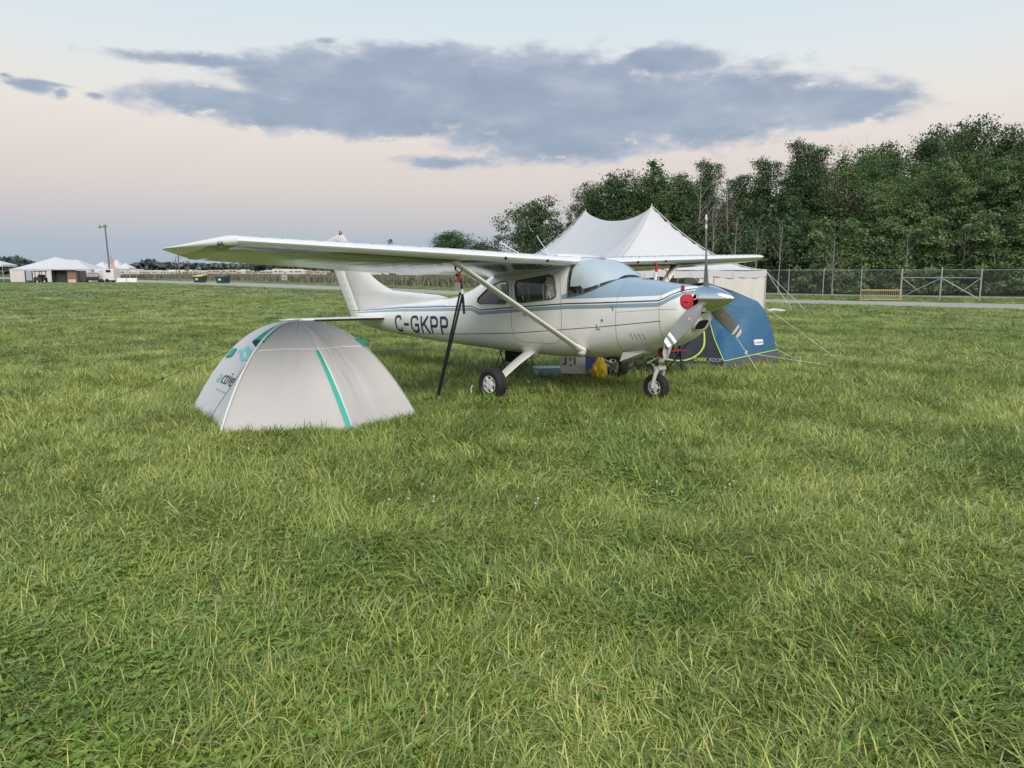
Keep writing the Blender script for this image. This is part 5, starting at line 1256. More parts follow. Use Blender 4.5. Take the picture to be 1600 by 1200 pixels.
nc = L(1.10, 0.0, .178); wheel(air, Vector(nc), .178, .125, 5, name='nose_wheel')
MB().tube([L(.985, 0, .74), L(1.03, 0, .52)], .042, 12).build('oleo_cylinder', white_paint, air); MB().tube([L(1.03, 0, .53), L(1.045, 0, .43)], .026, 12).build('oleo_piston', alu, air)
for s in (-1, 1): MB().tube([L(1.035, s * .045, .44), L(1.05, s * .088, .37), L(1.08, s * .092, .27), L(1.10, s * .092, .18)], [.03, .026, .024, .026], 8).build('fork', white_paint, air)
MB().box(L(1.04, 0, .435), (.08, .16, .045)).build('fork_crown', white_paint, air, smooth=False)
MB().tube([L(1.06, 0, .58), L(1.20, 0, .50), L(1.09, 0, .42)], .014, 6).build('torque_link', white_paint, air); MB().tube([L(1.01, .05, .60), L(1.16, .12, .50)], .010, 6).build('steering_rod', white_paint, air)
for k in range(2): MB().tube([L(.99, .05, .66 - k * .03), L(.97, .09, .64), L(.99, .12, .62)], .013, 6).build('brake_hose', red_paint, air)
MB().lathe([(.001, .05), (.04, .045), (.055, 0), (.045, -.05), (.001, -.055)], L(.97, .06, .64), (.3, -.5, .4), 14).build('steering_lock', red_cloth, air)

# ---- cabin inside: seats, sunshade, panel
seat_m = mat('seat_vinyl', (.13, .13, .125), .5, var=.2); trim = mat('seat_piping', (.62, .60, .55), .5)
for s_, y_ in ((2.62, .24), (2.62, -.24), (3.35, .22), (3.35, -.22)):
    st = MB(); st.box(L(s_ - .22, y_, 1.0), (.44, .42, .12)); st.grid([[L(s_ + .02 + .18 * t + q * .08, y_ + (.20 - .05 * t) * math.cos(a), 1.02 + .56 * t) for a in np.linspace(0, math.pi, 9)] for q in (0, 1) for t in (0, .5, .9, 1)])
    so = st.build('seat', seat_m, air, recalc=True)
    MB().tube([L(s_ - .005 + .19 * t, y_ + .21 * math.cos(a), 1.02 + .58 * math.sin(a) ** .6 * 1.0) for a in np.linspace(.02, math.pi - .02, 15) for t in (math.sin(a),)], .014, 6).build('seat_piping', trim, so)
def shade_pt(s, ph, k): y, z = spt(s, ph); q = L(s + .015, y * .96, z - .018); q += Vector((noise.noise((s * 6, ph * 4, 1)) * .006, 0, noise.noise((s * 5, ph * 3, 7)) * .007)); return q
rows = []
for s in np.linspace(1.50, 2.12, 12):
    p0 = ph_at(s, zbase(s) + .02); p0 = p0 + (.16 if s > 1.9 else .08); rows.append([shade_pt(s, ph, 0) for ph in np.linspace(p0, 2 * math.pi - p0, 24)])
MB().grid(rows).build('sun_shade', mat('shade_foil', (.55, .60, .645), .5, metal=.1, bump=.4, bscale=6), air)
# crumpled foil standing in the front of the door window
rows = [[L(2.40 + .20 * a + .04 * noise.noise((a * 4, b_ * 4, 3)), .47 + .05 * noise.noise((a * 5, b_ * 5, 9)) + .02 * (1 - b_), 1.37 + .29 * b_ + .03 * noise.noise((a * 6, b_ * 3, 5))) for a in np.linspace(0, 1, 12)] for b_ in np.linspace(0, 1, 14)]
MB().grid(rows).build('crumpled_shade', mat('crumpled_foil', (.80, .77, .70), .4), air, ang=15)
rows = [[L(1.98 + .12 * a, .30 + .12 * a + .05 * noise.noise((a * 7, b_ * 3, 11)), 1.42 + .40 * b_) for a in np.linspace(0, 1, 10)] for b_ in np.linspace(0, 1, 12)]
MB().grid(rows).build('crumpled_shade', silver, air, ang=15)
MB().box(L(1.72, 0, 1.30), (.12, .9, .30)).build('instrument_panel', black_metal, air, smooth=False)
MB().box(L(2.7, 0, .72), (1.7, .76, .04)).build('cabin_floor', dark_cloth, air, smooth=False)

# ---- things hanging from the aircraft
def strap(name, pts, wd, m, label, cat, extra=None):
    pts = [Vector(p) for p in pts]; o0 = pts[-1].copy(); o0.z = 0; e = empty(name, o0, 0, label, cat)
    b = MB()
    for k, (p, q) in enumerate(zip(pts[:-1], pts[1:])): b.bar(p - o0, q - o0, wd, .004, up=(.4, -1, 0))
    b.build('webbing', m, e, smooth=False); return e, o0
top = AW(2.33, 2.30, 1.80); gp_ = Vector((-1.00, 9.42, .02))
web = mat('black_webbing', (.015, .016, .018), .8)
e, o0 = strap('tie_down_strap', [top - Vector((0, 0, .32)), gp_], .025, web, 'black ratchet strap from the near wing down to a ground anchor', 'tie-down strap')
p1 = top - Vector((0, 0, .32)) - o0; p2 = gp_ - o0
MB().bar(p1 + Vector((.03, 0, -.02)), p2 + Vector((.02, .02, .02)), .028, .004, up=(.4, -1, 0)).build('webbing', web, e, smooth=False)
MB().tube([top - o0, top - o0 + Vector((.025, 0, -.03)), top - o0 + Vector((.02, 0, -.07)), top - o0 + Vector((-.02, 0, -.085)), top - o0 + Vector((-.04, 0, -.06))], .007, 6).build('hook', black_metal, e)
MB().tube([top - o0 + Vector((0, 0, -.085)), top - o0 + Vector((-.02, 0, -.20))], .016, 8).build('red_sleeve', red_cloth, e)
MB().box(top - o0 + Vector((-.03, 0, -.25)), (.07, .05, .09)).build('ratchet', gun, e, smooth=False)
MB().tube([p2 + Vector((-.24, -.14, .0)), p2 + Vector((-.2, -.1, .05)), p2 + Vector((-.02, 0, .06)), p2 + Vector((.05, .02, .03))], .010, 6).build('loose_end', web, e)
MB().tube([p2 + Vector((.02, 0, .1)), p2 + Vector((.05, -.03, -.05))], .012, 6).build('anchor_pin', gun, e)
q0 = AW(2.42, 2.26, 1.80); e = empty('wing_lock_strap', (q0.x, q0.y, 0), 0, 'short black and white strap with a red end hanging beside the tie-down strap', 'strap')
Z0 = Vector((0, 0, q0.z)); MB().tube([Z0 - Vector((.02, 0, .10)), Z0 + Vector((.02, 0, -.14)), Z0 + Vector((.05, 0, -.28))], .016, 8).build('upper_sleeve', web, e)
MB().tube([Z0 + Vector((.05, 0, -.28)), Z0 + Vector((.06, 0, -.37))], .015, 8).build('white_sleeve', white_gloss, e); MB().tube([Z0 + Vector((.06, 0, -.37)), Z0 + Vector((.075, 0, -.58))], .016, 8).build('lower_sleeve', web, e)
MB().tube([Z0 + Vector((-.03, 0, 0)), Z0 - Vector((.02, 0, .06))], .012, 8).build('red_sleeve', red_cloth, e)
t0 = AW(7.54, 0, .74); t1 = t0 + Vector((-.12, -.5, -t0.z + .02))
e = empty('tail_rope', (t1.x, t1.y, 0), 0, 'thin pale rope tying the tail down to the grass', 'rope'); MB().tube([t0 - Vector((t1.x, t1.y, 0)), Vector((0, 0, .0))], .006, 5).build('cord', rope_m, e)
# far side: red pitot cover and chain under the other wing
pz = AW(2.14, -1.55, 1.84); e = empty('pitot_cover', (pz.x, pz.y, 0), 0, 'red cover and ribbon hanging below the far wing', 'cover')
zz = Vector((0, 0, pz.z)); MB().tube([zz, zz + Vector((0, 0, -.12))], .022, 8).build('sleeve', red_cloth, e); MB().tube([zz + Vector((0, 0, -.06)), zz + Vector((.16, .02, -.10)), zz + Vector((.20, .02, -.26))], .008, 6).build('ribbon', red_cloth, e)
MB().tube([zz + Vector((-.01, 0, -.14)), zz + Vector((-.02, 0, -.62))], .028, 8).build('pale_tube', white_gloss, e)
ft_ = AW(2.30, -2.30, 1.83); g2 = Vector((ft_.x + .25, ft_.y + .3, .02)); e = empty('tie_down_strap', (g2.x, g2.y, 0), 0, 'black tie-down strap from the far wing, mostly hidden behind the nose', 'tie-down strap')
MB().bar(ft_ - Vector((g2.x, g2.y, 0)) - Vector((0, 0, .25)), Vector((0, 0, .02)), .03, .006).build('webbing', web, e, smooth=False); MB().tube([ft_ - Vector((g2.x, g2.y, 0)) + Vector((0, 0, 0)), ft_ - Vector((g2.x, g2.y, 0)) - Vector((.03, 0, .12)), ft_ - Vector((g2.x, g2.y, 0)) - Vector((0, 0, .26))], .010, 6).build('hook', black_metal, e)
MB().box(ft_ - Vector((g2.x, g2.y, 0)) - Vector((0, 0, .32)), (.10, .06, .16)).build('ratchet', black_metal, e, smooth=False)
# wheel chocks / tow rope at the main wheel
MB_ = MB().tube([(0, 0, .02), (-.02, .05, .12), (.0, .1, .16)], .008, 6); tag(MB_.build('wheel_chock_rope', rope_m, loc=tuple(AW(3.08, 1.50, 0).xy) + (0,)), 'short white cord lying against the near main wheel', 'rope')
# white rag hanging from a propeller tip
rp = AM @ (hub + Vector((0, -math.sin(2 * math.pi / 3), math.cos(2 * math.pi / 3))) * 1.0)
rows = [[(.035 * math.sin(a * 3.1 + t * 3) * (1 - .2 * t) + .03 * a, .03 * math.cos(a * 4 + t), -.17 * t) for a in np.linspace(-1, 1, 9)] for t in np.linspace(0, 1, 9)]
tag(MB().grid(rows).build('rag', mat('rag_cloth', (.5, .49, .47), .9, var=.4, vscale=9), loc=rp + Vector((.02, .01, -.02))), 'crumpled white and grey rag hanging at the lower left propeller tip', 'rag')

# ================================================================== CAMPING TENTS
def dome(corners, pows, centre, H, mid_p, seg=14, rings=18, crease=.012, seed=1, bulge=.0):
    """returns surf(theta index, t) -> point.  corners: base points, pows: height exponents at corners, mid_p: exponents mid-panel"""
    n = len(corners); c = Vector((*centre, 0))
    def pw(f):
        i = int(f) % n; w_ = f - int(f); pc = pows[i] * (1 - w_) + pows[(i + 1) % n] * w_; k = math.sin(math.pi * w_) ** .6; return pc * (1 - k) + mid_p[i] * k
    def pt(f, t):
        i = int(f) % n; w_ = f - int(f); a, b_ = Vector((*corners[i], 0)), Vector((*corners[(i + 1) % n], 0)); base = a.lerp(b_, w_)
        out = (base - c).normalized(); base = base - out * .05 * math.sin(math.pi * w_)
        p = pw(f)
        q = c.lerp(base, t); z = H * (1 - t ** p)
        cr = noise.noise((f * 3.1, t * 2.0, seed)) + .5 * noise.noise((f * 9 + t * 3, t * 2 + 5, seed + 3)) + .18 * noise.noise((f * 17 - t * 6, t * 2.2 + 5, seed + 8))
        cr *= .25 + .75 * math.sin(math.pi * w_)
        q += out * cr * crease * math.sin(math.pi * min(1, t)) * 1.6; q.z = z + cr * crease * (1 - t) * .6
        return q
    pt.pw = pw
    return pt
def dome_faces(pt, f0, f1, t0, t1, nf, nt, off=0.0):
    g_ = lambda t, f: t(f) if callable(t) else t
    rows = [[pt(f0 + (f1 - f0) * i / nf, g_(t0, f0 + (f1 - f0) * i / nf) + (g_(t1, f0 + (f1 - f0) * i / nf) - g_(t0, f0 + (f1 - f0) * i / nf)) * j / nt) for i in range(nf + 1)] for j in range(nt + 1)]
    return MB().grid(rows)
fly_a = mat('pale_nylon', (.80, .765, .745), .9, var=.06, vscale=2.5, spec=.08, trans=.42, bump=.35, bscale=3.0)
fly_cap = mat('grey_nylon', (.74, .715, .71), .9, var=.05, vscale=2.5, spec=.08, trans=.4, bump=.3, bscale=4)
A_, B_, C_, D_, E_, F_ = TENT_A; ca = (-2.57, 8.76); HA = 1.13
ptA = dome([A_, B_, C_, D_, E_, F_], [2.3, 2.35, 1.45, 2.35, 2.3, 1.5], ca, HA, [1.7, 1.65, 1.7, 1.9, 1.75, 1.75], crease=.024, seed=4)
ta = empty('dome_tent', (*ca, 0), 0, 'pale grey dome tent with a teal zip strip in the grass under the near wing', 'tent')
sh = Vector((*ca, 0)); pA = lambda f, t: ptA(f, t) - sh
dome_faces(pA, 0, 1, .0, 1, 50, 40).build('door_panel', mat('white_nylon', (.72, .72, .73), .9, spec=.08, var=.05, vscale=2.5, trans=.2, bump=.35, bscale=3), ta, ang=80)
capt = lambda f: .26 ** (1 / ptA.pw(f))
dome_faces(pA, 1, 3, capt, 1, 110, 40).build('fly_panel', fly_a, ta, ang=80); dome_faces(pA, 1, 3, 0, capt, 40, 10).build('roof_panel', fly_cap, ta, ang=80)
dome_faces(pA, 3, 4, 0, 1, 16, 24).build('fly_panel', fly_a, ta, ang=80); dome_faces(pA, 4, 6, 0, 1, 36, 24).build('fly_panel', fly_a, ta, ang=80)
def outw(pf, f, t, d):
    p = pf(f, t); u = pf(f + .02, t) - pf(f - .02 if f > .02 else f, t); v = pf(f, min(1.02, t + .02)) - pf(f, max(0, t - .02)); n = u.cross(v).normalized()
    if n.dot(Vector((p.x, p.y, .5))) < 0: n = -n
    return p + n * d
seamw = mat('white_seam', (.72, .71, .70), .6)
def band(pf, pts, wd, name, m, parent, off=.006):
    """flat tape over the dome following (f,t) points"""
    P = [outw(pf, f, t, off) for f, t in pts]; rows = [[], []]
    for i, (f, t) in enumerate(pts):
        d = (P[min(i + 1, len(P) - 1)] - P[max(i - 1, 0)]).normalized(); nn = (outw(pf, f, t, .05) - pf(f, t)).normalized(); s = d.cross(nn).normalized() * wd / 2
        rows[0].append(P[i] + s); rows[1].append(P[i] - s)
    return MB().grid(rows).build(name, m, parent)
lin = lambda f0, t0, f1, t1, n: [(f0 + (f1 - f0) * i / n, t0 + (t1 - t0) * i / n) for i in range(n + 1)]
band(pA, lin(2, capt(2) + .02, 2, 1.0, 20), .052, 'zip_strip', teal, ta, .016); band(pA, lin(2.035, capt(2), 2.035, 1.0, 20), .012, 'zip_edge', seamw, ta, .016)
band(pA, lin(1, .10, 1, 1.0, 30), .030, 'pole_seam', seamw, ta, .008); band(pA, lin(3, .10, 3, 1, 24), .022, 'pole_seam', seamw, ta, .006)
band(pA, [(1.02 + 1.96 * i / 40, capt(1.02 + 1.96 * i / 40)) for i in range(41)], .016, 'cross_seam', seamw, ta, .006); band(pA, lin(0.01, 1, .99, 1, 16), .03, 'hem', teal, ta, .004)
band(pA, lin(1.01, 1.0, 1.99, 1.0, 16), .012, 'hem', teal, ta, .006); band(pA, lin(2.01, 1.0, 2.99, 1.0, 16), .010, 'hem', teal, ta, .006)
for k in range(5): band(pA, lin(1.10 + .05 * k, .14 + .035 * k, 1.02, .17 + .045 * k, 4), .010, 'seam_stitch', seamw, ta, .009)
# teal vent hood near the top, teal corner flaps
def flap(pts, th=.012, parent=ta, name='vent_flap', m=teal):
    P = [Vector(p) for p in pts]; n = (P[1] - P[0]).cross(P[2] - P[0]).normalized() * th; k = len(P)
    return MB().add([p for p in P] + [p + n for p in P], [tuple(range(k)), tuple(range(k, 2 * k))[::-1]] + [(i, (i + 1) % k, k + (i + 1) % k, k + i) for i in range(k)]).build(name, m, parent, smooth=False, recalc=True)
hood = [[outw(pA, f, t, .006 + .10 * ((t - .10) / .36) * max(0, math.sin(math.pi * (f - .50) / .52)) ** .5) for f in np.linspace(.50, 1.015, 10)] for t in (.10, .19, .28, .37, .46)]
MB().grid(hood).build('vent_hood', teal, ta, ang=70); hr = hood[-1]; MB().grid([hr, [outw(pA, f, .475, .004) for f in np.linspace(.50, 1.015, 10)]]).build('vent_mesh', mat('vent_dark', srgb(28, 105, 95), .8), ta)
f_ = lambda f, t, d=.01: outw(pA, f, t, d)
flap([f_(.03, .58), f_(.03, .66), f_(.11, .62), f_(.09, .56)], name='corner_flap'); flap([f_(.96, .58), f_(.97, .68), f_(.9, .66)], name='corner_flap')
flap([f_(3.0, .48, .0), f_(3.0, .57, .0), f_(3.0, .55, .07), f_(3.03, .48, .05)], name='corner_flap')
MB().tube([f_(.93, .40, .02), f_(.80, .46, .05), f_(.78, .48, .03)], .004, 5).build('toggle_cord', black_metal, ta)
# guy lines
g0 = f_(.97, .62, .02); g1 = Vector((-3.42, 7.95, .02)) - sh; MB().tube([g0, g1], .0035, 5).build('guy_line', mat('dark_cord', (.05, .05, .055), .7), ta)
g0 = f_(.02, .62, .02); g1 = Vector((-5.35, 9.3, .02)) - sh; MB().tube([g0, g1], .0035, 5).build('guy_line', mat('dark_cord', (.05, .05, .055)), ta)
MB().tube([g0.lerp(g1, .5) - Vector((.01, 0, .01)), g0.lerp(g1, .5) + Vector((.01, 0, .01))], .012, 6).build('line_runner', black_metal, ta)
# printed word and wave emblem on the door panel
vA = []; fA = []; NF, NTt = 40, 50
for j in range(NTt + 1):
    for i in range(NF + 1): vA.append(pA(i / NF * .999, .05 + .95 * j / NTt))
for j in range(NTt):
    for i in range(NF): a = j * (NF + 1) + i; fA.append((a, a + 1, a + NF + 2, a + NF + 1))
bvA = BVHTree.FromPolygons(vA, fA)
dirA = (Vector((-3.55, 8.27, 0)) - sh).normalized(); uA = Vector((dirA.y * -1, dirA.x, 0))      # along the panel, towards corner B
if uA.dot(Vector((*B_, 0)) - Vector((*A_, 0))) < 0: uA = -uA
def print_on(bv, verts, faces, o, ux, uy, dr, name, m, parent, off=.006):
    out = []
    for v in verts:
        src_ = o + ux * v[0] + uy * v[1] - dr * 3; h, n, _, _ = bv.ray_cast(src_, dr)
        if h is None: h = o + ux * v[0] + uy * v[1]; n = -dr
        if n.dot(dr) > 0: n = -n
        out.append(h + n * off)
    return MB().add(out, faces).build(name, m, parent, smooth=False)
ink = mat('ink_dark', (.03, .035, .05), .6); ink_t = mat('ink_teal', srgb(110, 200, 190), .6)
o_ = dirA * .70 + Vector((0, 0, .42)); upv = Vector((0, 0, 1)); dr = -dirA
rot = lambda vs, a: [(x * math.cos(a) - y * math.sin(a), x * math.sin(a) + y * math.cos(a)) for x, y in vs]
for body, xx, mm, nm in (('a', -.215, ink_t, 'printed_letter'), ('ctive', .045, ink, 'printed_word')):
    tv, tf = text_mesh(body, .22); vs = [(v.x * 1.05 + xx * 1.1 - .20 + v.y * .3, v.y * .95 - .03) for v in tv]
    bm_v, bm_f = vs, tf; print_on(bvA, rot(bm_v, .0), bm_f, o_, uA, upv, dr, nm, mm, ta)
for pts, wd, mm in (([(-.12, .34), (-.04, .30), (.02, .24), (.12, .26)], .045, ink_t), ([(-.20, .30), (-.14, .30), (-.10, .24), (-.02, .22)], .03, ink_t), ([(-.06, .40), (.02, .38), (.10, .40), (.16, .46)], .014, ink), ([(.10, .30), (.14, .36), (.20, .50)], .012, ink), ([(-.22, -.09), (.12, -.09)], .012, mat('ink_grey', (.35, .40, .40), .6))):
    vs, fs = ribbon(densify(pts, .04), wd); print_on(bvA, [(v.x * 1.3 - .08, v.y * 1.15) for v in vs], fs, o_, uA, upv, dr, 'printed_mark', mm, ta)

# ---- blue tent behind the nose
K1, K2, K3, K4 = TENT_B; cb_ = (3.70, 14.12); HB = 1.52
blue_n = mat('blue_nylon', srgb(54, 102, 138), .55, var=.1, vscale=2, trans=.12, bump=.4, bscale=2.5); dark_n = mat('dark_nylon', (.018, .024, .034), .7, var=.3, vscale=3, bump=.4, bscale=4); grey_n = mat('charcoal_nylon', (.075, .08, .095), .75, var=.15)
lime = mat('lime_trim', srgb(172, 200, 72), .6)
POLES = [[(0, 1.52), (.3, 1.42), (.6, 1.12), (.85, .55), (1, 0)], [(0, 1.52), (.08, 1.22), (.22, .86), (.5, .49), (.94, .12), (1, 0)],
         [(0, 1.52), (.35, 1.36), (.66, 1.16), (.76, .98), (.86, .60), (.91, .25), (1, 0)], [(0, 1.52), (.35, 1.40), (.7, 1.1), (.88, .55), (1, 0)]]
def ptB(f, t):
    i = int(f) % 4; w_ = f - int(f); c = Vector((*cb_, 0)); Q = []
    for k in (i, (i + 1) % 4):
        b_ = c.lerp(Vector((*TENT_B[k], 0)), t); b_.z = float(np.interp(t, [q[0] for q in POLES[k]], [q[1] for q in POLES[k]])); Q.append(b_)
    q = Q[0].lerp(Q[1], w_); out = Vector((q.x - c.x, q.y - c.y, .3)).normalized()
    cr = noise.noise((f * 3.3, t * 1.5, 9)) + .6 * noise.noise((f * 7 + t * 4, t * 2.0 + 5, 12)) + .5 * noise.noise((f * 12 - t * 9, t * 1.5 + 5, 22)); s_ = math.sin(math.pi * w_)
    sg = -.05 * s_ * math.sin(math.pi * min(1, t)) if i != 1 else -.03 * s_
    return q + out * (sg + cr * .028 * s_ ** .5 * math.sin(math.pi * min(1, t * .93 + .03)))
tb = empty('dome_tent', (*cb_, 0), 0, 'blue and charcoal dome tent with lime trim behind the aircraft nose', 'tent'); sb = Vector((*cb_, 0)); pB = lambda f, t: ptB(f, t) - sb
def tmax(f): return .955 if f > 1.02 else 1
dome_faces(pB, 0, 1, .0, .965, 50, 40).build('front_panel', dark_n, tb, ang=80); dome_faces(pB, 0, 1, .965, 1, 18, 4).build('front_hem', grey_n, tb, ang=80)
dome_faces(pB, 1, 2, 0, .91, 60, 50).build('rain_fly', blue_n, tb, ang=80); dome_faces(pB, 1, 2, .91, 1, 20, 6).build('mud_wall', grey_n, tb, ang=80)
dome_faces(pB, 2, 4, 0, .95, 30, 22).build('rain_fly', blue_n, tb, ang=80); dome_faces(pB, 2, 4, .95, 1, 30, 3).build('mud_wall', grey_n, tb, ang=80)
band(pB, lin(1.0, .22, 1.0, .905, 22), .015, 'trim', lime, tb, .014); band(pB, lin(1.0, .908, 2.0, .91, 22), .015, 'trim', lime, tb, .014)
band(pB, [(.30, .93), (.40, .945), (.53, .95), (.61, .955), (.69, .945), (.74, .92), (.785, .87), (.81, .82), (.835, .74), (.843, .67), (.843, .58), (.84, .51), (.82, .45), (.80, .40), (.74, .33)], .03, 'door_zip', lime, tb, .010)
for f in (.25, .42): band(pB, lin(f, .3, f, .98, 12), .018, 'pole_sleeve', mat('sleeve_black', (.01, .01, .012), .8), tb, .012)
band(pB, [(1.03 + .03 * i, 1.0) for i in range(33)], .03, 'ground_edge', mat('skirt_grey', (.33, .34, .35), .8), tb, .02)
vB = []; fB = []
for j in range(41):
    for i in range(41): vB.append(pB(1 + i / 40 * .999, .02 + .98 * j / 40))
for j in range(40):
    for i in range(40): a = j * 41 + i; fB.append((a, a + 1, a + 42, a + 41))
bvB = BVHTree.FromPolygons(vB, fB)
nB = Vector((K3[1] - K2[1], -(K3[0] - K2[0]), 0)).normalized(); uB = Vector((K3[0] - K2[0], K3[1] - K2[1], 0)).normalized(); oB = (Vector((*K2, 0)) - sb) + uB * 1.22 + Vector((0, 0, .42))
hw, hh_ = .135, .05; rc = [(hw * c + (hw - hh_) * 0, s * hh_) for c, s in ((math.cos(t), math.sin(t)) for t in np.linspace(0, 2 * math.pi, 25)[:-1])]
rc = [(math.copysign(min(hw, abs(x) * 1.15), x), math.copysign(min(hh_, abs(y) * 1.35), y)) for x, y in rc]
print_on(bvB, rc, [tuple(range(24))], oB, uB, upv, -nB, 'logo_patch', white_gloss, tb, .010)
tv, tf = text_mesh('Coleman', .072); print_on(bvB, [(v.x, v.y - .025) for v in tv], tf, oB, uB, upv, -nB, 'printed_word', mat('ink_blue', srgb(40, 100, 150), .6), tb, .014)
vC = []; fC = []
for j in range(41):
    for i in range(41): vC.append(pB(i / 40 * .999, .02 + .98 * j / 40))
bvC = BVHTree.FromPolygons(vC, fB)
nC = Vector((K2[1] - K1[1], -(K2[0] - K1[0]), 0)).normalized()
uC = Vector((K2[0] - K1[0], K2[1] - K1[1], 0)).normalized(); oC = (Vector((*K2, 0)) - sb) - uC * .36 + Vector((0, 0, .13))
tv, tf = text_mesh('DARK', .085); print_on(bvC, [(v.x - .115, v.y) for v in tv], tf, oC, uC, upv, -nC, 'printed_word', lime, tb, .012)
tv, tf = text_mesh('ROOM', .085); print_on(bvC, [(v.x + .155, v.y) for v in tv], tf, oC, uC, upv, -nC, 'printed_word', mat('ink_pale', (.30, .32, .34), .6), tb, .012)
cordm = mat('pale_cord', (.62, .66, .62), .7)
def guy(pf, f, t, g, sh_): a = outw(pf, f, t, .02); MB().tube([a, Vector(g) - sh_], .0045, 5).build('guy_line', cordm, tb)
guy(pB, 1.42, .52, (4.18, 12.2, .02), sb); guy(pB, 1.60, .91, (6.0, 12.85, .02), sb); guy(pB, 2.0, .70, (6.45, 14.4, .02), sb); guy(pB, 2.0, .91, (5.5, 13.7, .02), sb)
MB().tube([outw(pB, 1.42, .52, .02).lerp(Vector((4.18, 12.2, .02)) - sb, .62) + Vector((q * .01, 0, q * .03)) for q in (-1, 0, 1)], .02, 6).build('line_bundle', cordm, tb)

# ================================================================== GEAR UNDER THE AIRCRAFT
def camp_chair(loc, rz, cloth, label):
    e = empty('camp_chair', loc, rz, label, 'chair', None)
    n = 8; seat = [[(-.26 + .52 * i / n, -.25 + .5 * j / n, .43 - .05 * math.sin(math.pi * i / n) * math.sin(math.pi * j / n) + .012 * j / n * 0) for i in range(n + 1)] for j in range(n + 1)]
    MB().grid(seat).build('seat', cloth, e); back = [[(-.27 + .54 * i / n, .25 + .12 * j / n + .05 * math.sin(math.pi * i / n), .42 + .46 * j / n) for i in range(n + 1)] for j in range(n + 1)]
    MB().grid(back).build('backrest', cloth, e)
    for sx in (-1, 1):
        MB().tube([(sx * .27, -.27, 0), (sx * .27, .27, .62)], .010, 6).build('leg', black_metal, e); MB().tube([(sx * .27, .30, 0), (sx * .27, -.27, .62)], .010, 6).build('leg', black_metal, e)
        MB().tube([(sx * .27, .25, .40), (sx * .27, .38, .90)], .010, 6).build('back_post', black_metal, e)
        arm = [[(sx * (.27 + .04 * k), -.28 + .56 * j / 5, .62 - .02 * math.sin(math.pi * j / 5)) for j in range(6)] for k in (-1, 1)]; MB().grid(arm).build('armrest', cloth, e)
    for y in (-.27, .29):
        MB().tube([(-.27, y, .0), (.27, y, .42)], .009, 6).build('cross_brace', black_metal, e); MB().tube([(.27, y, .0), (-.27, y, .42)], .009, 6).build('cross_brace', black_metal, e)
    for sx in (-1, 1):
        for y in (-.27, .30): MB().lathe([(.001, 0), (.022, 0), (.022, .03), (.001, .035)], (sx * .27, y, 0), (0, 0, 1), 8).build('foot', black_metal, e)
    return e
cc_ = camp_chair((.06, 12.75, 0), R(20), dark_cloth, 'black folding camp chair behind the near main gear leg')
MB().grid([[(.19 * math.cos(a), .15 * math.sin(a), z) for a in np.linspace(0, 6.283, 17)[:-1]] for z in (.16, .2, .3, .40)], close=True).add([(.19 * math.cos(a), .15 * math.sin(a), .16) for a in np.linspace(0, 6.283, 17)[:-1]], [tuple(range(16))]).build('storage_pouch', dark_cloth, cc_)
camp_chair((2.28, 12.1, 0), R(-30), red_cloth, 'red folding camp chair behind the nose wheel, nearer the belly')
camp_chair((2.58, 12.05, 0), R(35), mat('dark_red_cloth', (.33, .025, .04), .8), 'dark red folding camp chair right behind the nose gear leg')
# water bottles
wb = empty('water_bottle_pack', (.62, 11.8, .04), R(4), 'shrink-wrapped pack of small blue-tinted water bottles in the grass under the belly', 'water bottles')
wat = mat('bottle_plastic', (.50, .72, .84), .15, var=.45, vscale=14, coat=.6); cap = mat('bottle_cap', (.75, .78, .80), .4)
b = MB(); b.lathe([(.001, 0), (.03, .002), (.031, .05), (.029, .06), (.031, .07), (.031, .13), (.02, .165), (.013, .18)], (0, 0, 0), (0, 0, 1), 12); bme = b.mesh('bottle'); bme.materials.append(wat)
cme = MB().lathe([(.015, .178), (.015, .197), (.001, .198)], (0, 0, 0), (0, 0, 1), 10).mesh('cap'); cme.materials.append(cap)
for i in range(7):
    for j in range(4):
        o = obj('bottle', bme, None, wb, (-.21 + .066 * i, -.1 + .066 * j, 0)); o.rotation_euler = (random.uniform(-.06, .06), random.uniform(-.06, .06), 0); o.scale = (1, 1, .66); obj('cap', cme, None, o)
film = mat('wrap_film', (.50, .76, .90), .2, var=.5, vscale=9, alpha=.6)
fr = [[(x * (1 + .02 * noise.noise((k, x * 9, 2))), y, z) for (x, y) in [(-.26, -.15), (-.13, -.165), (0, -.15), (.12, -.165), (.24, -.15), (.26, -.02), (.24, .14), (0, .155), (-.26, .14), (-.28, 0)]] for k, z in enumerate((.0, .05, .095, .138))]
MB().grid(fr, close=True).add([p for p in fr[-1]], [tuple(range(10))]).build('wrap', film, wb, ang=20)
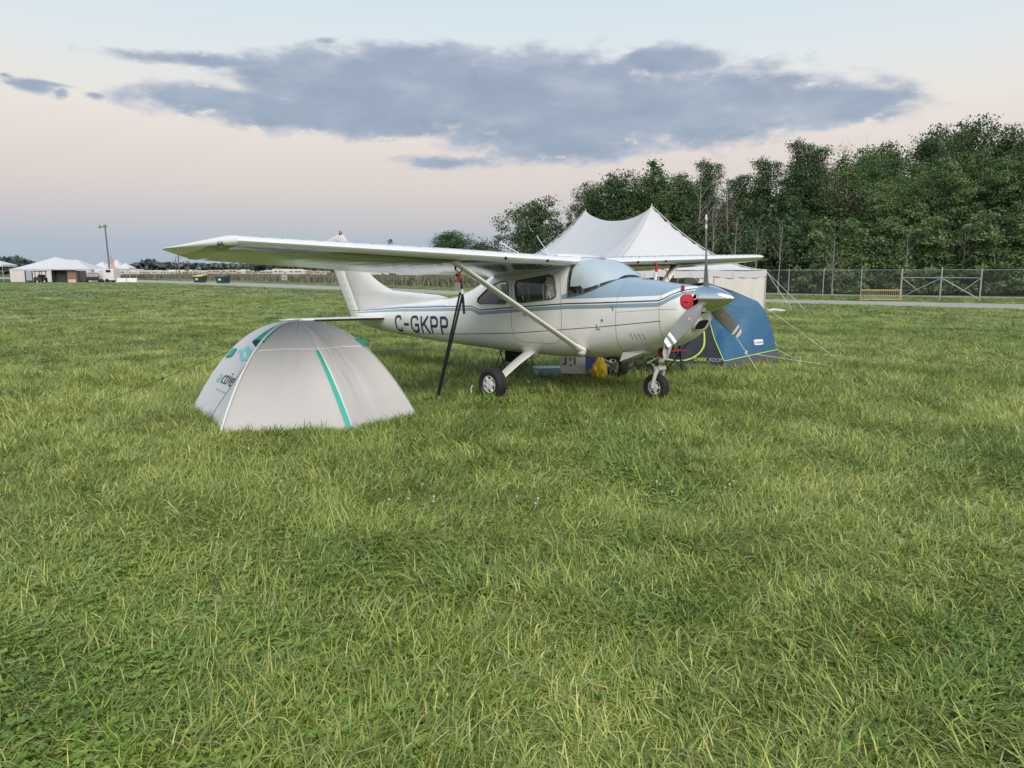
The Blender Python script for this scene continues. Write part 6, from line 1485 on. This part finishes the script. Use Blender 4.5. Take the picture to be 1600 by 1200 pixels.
# white printed sack / box
wx = empty('printed_box', (.98, 11.75, .03), R(-6), 'white printed carton bag with a red base standing under the belly', 'bag')
MB().grid([[(x, y, z) for (x, y) in ((-.19 - .03 * z, -.12), (-.06, -.135), (.08, -.125), (.2 + .04 * z, -.12), (.21, .1), (-.2, .1))] for z in (.06, .16, .28, .38)], close=True).build('side', white_plain, wx, ang=20)
MB().box((0, 0, .03), (.36, .22, .06)).build('base', red_cloth, wx, smooth=False); MB().box((0, 0, .36), (.36, .20, .01)).build('top', white_plain, wx, smooth=False)
for k, (x, z, w_, h_, m_) in enumerate([(-.10, .27, .02, .11, ink), (.045, .27, .018, .13, ink), (-.025, .30, .035, .05, mat('ink_orange', (.5, .22, .10), .6)), (-.02, .2, .04, .04, mat('ink_orange', (.5, .22, .10))), (-.13, .22, .05, .02, mat('ink_red', (.35, .05, .05), .6))]):
    MB().box((x, -.142, z), (w_, .004, h_)).build('printed_mark', m_, wx, smooth=False)
bc = empty('blue_cooler', (1.30, 12.25, 0), R(8), 'small blue cooler box behind the white printed bag', 'cooler'); bl_m = mat('blue_plastic', (.02, .06, .20), .5)
o = MB().box((0, 0, .15), (.42, .28, .30)).build('box', bl_m, bc, smooth=False); md = o.modifiers.new('b', 'BEVEL'); md.width = .02; o = MB().box((0, 0, .325), (.44, .30, .05)).build('lid', mat('blue_lid', (.03, .09, .26), .5), bc, smooth=False); o.modifiers.new('b', 'BEVEL').width = .015
MB().tube([(-.22, 0, .26), (-.24, 0, .36), (.24, 0, .36), (.22, 0, .26)], .010, 6).build('handle', white_plain, bc)
# yellow bag hanging from a strap
yb = empty('yellow_bag', (1.38, 11.42, 0), R(10), 'crumpled yellow plastic bag beside the far main wheel', 'bag'); ym = mat('yellow_plastic', (.62, .44, .015), .45, var=.15, vscale=8)
rows = []
for k in range(13):
    z = .06 + .33 * k / 12; r_ = .115 * (math.sin(math.pi * min(1, (k + 1.5) / 9.5)) ** .5 if k < 5 else 1 - (k - 5) * .105) + .01; rows.append([(r_ * math.cos(a) * (1 + .55 * noise.noise((math.cos(a) * 2.4, math.sin(a) * 2.4, k * .35))), .8 * r_ * math.sin(a) * (1 + .6 * noise.noise((math.cos(a) * 3, math.sin(a) * 3, k * .3 + 9))), z) for a in np.linspace(0, 2 * math.pi, 25)[:-1]])
MB().grid(rows, close=True).build('sack', ym, yb, ang=25); MB().tube([(0, 0, .38), (.01, 0, .44)], [.03, .022], 7).build('knot', ym, yb); MB().tube([(.01, 0, .42), (.02, 0, .47), (.0, 0, .52)], .008, 5).build('tie', rope_m, yb)
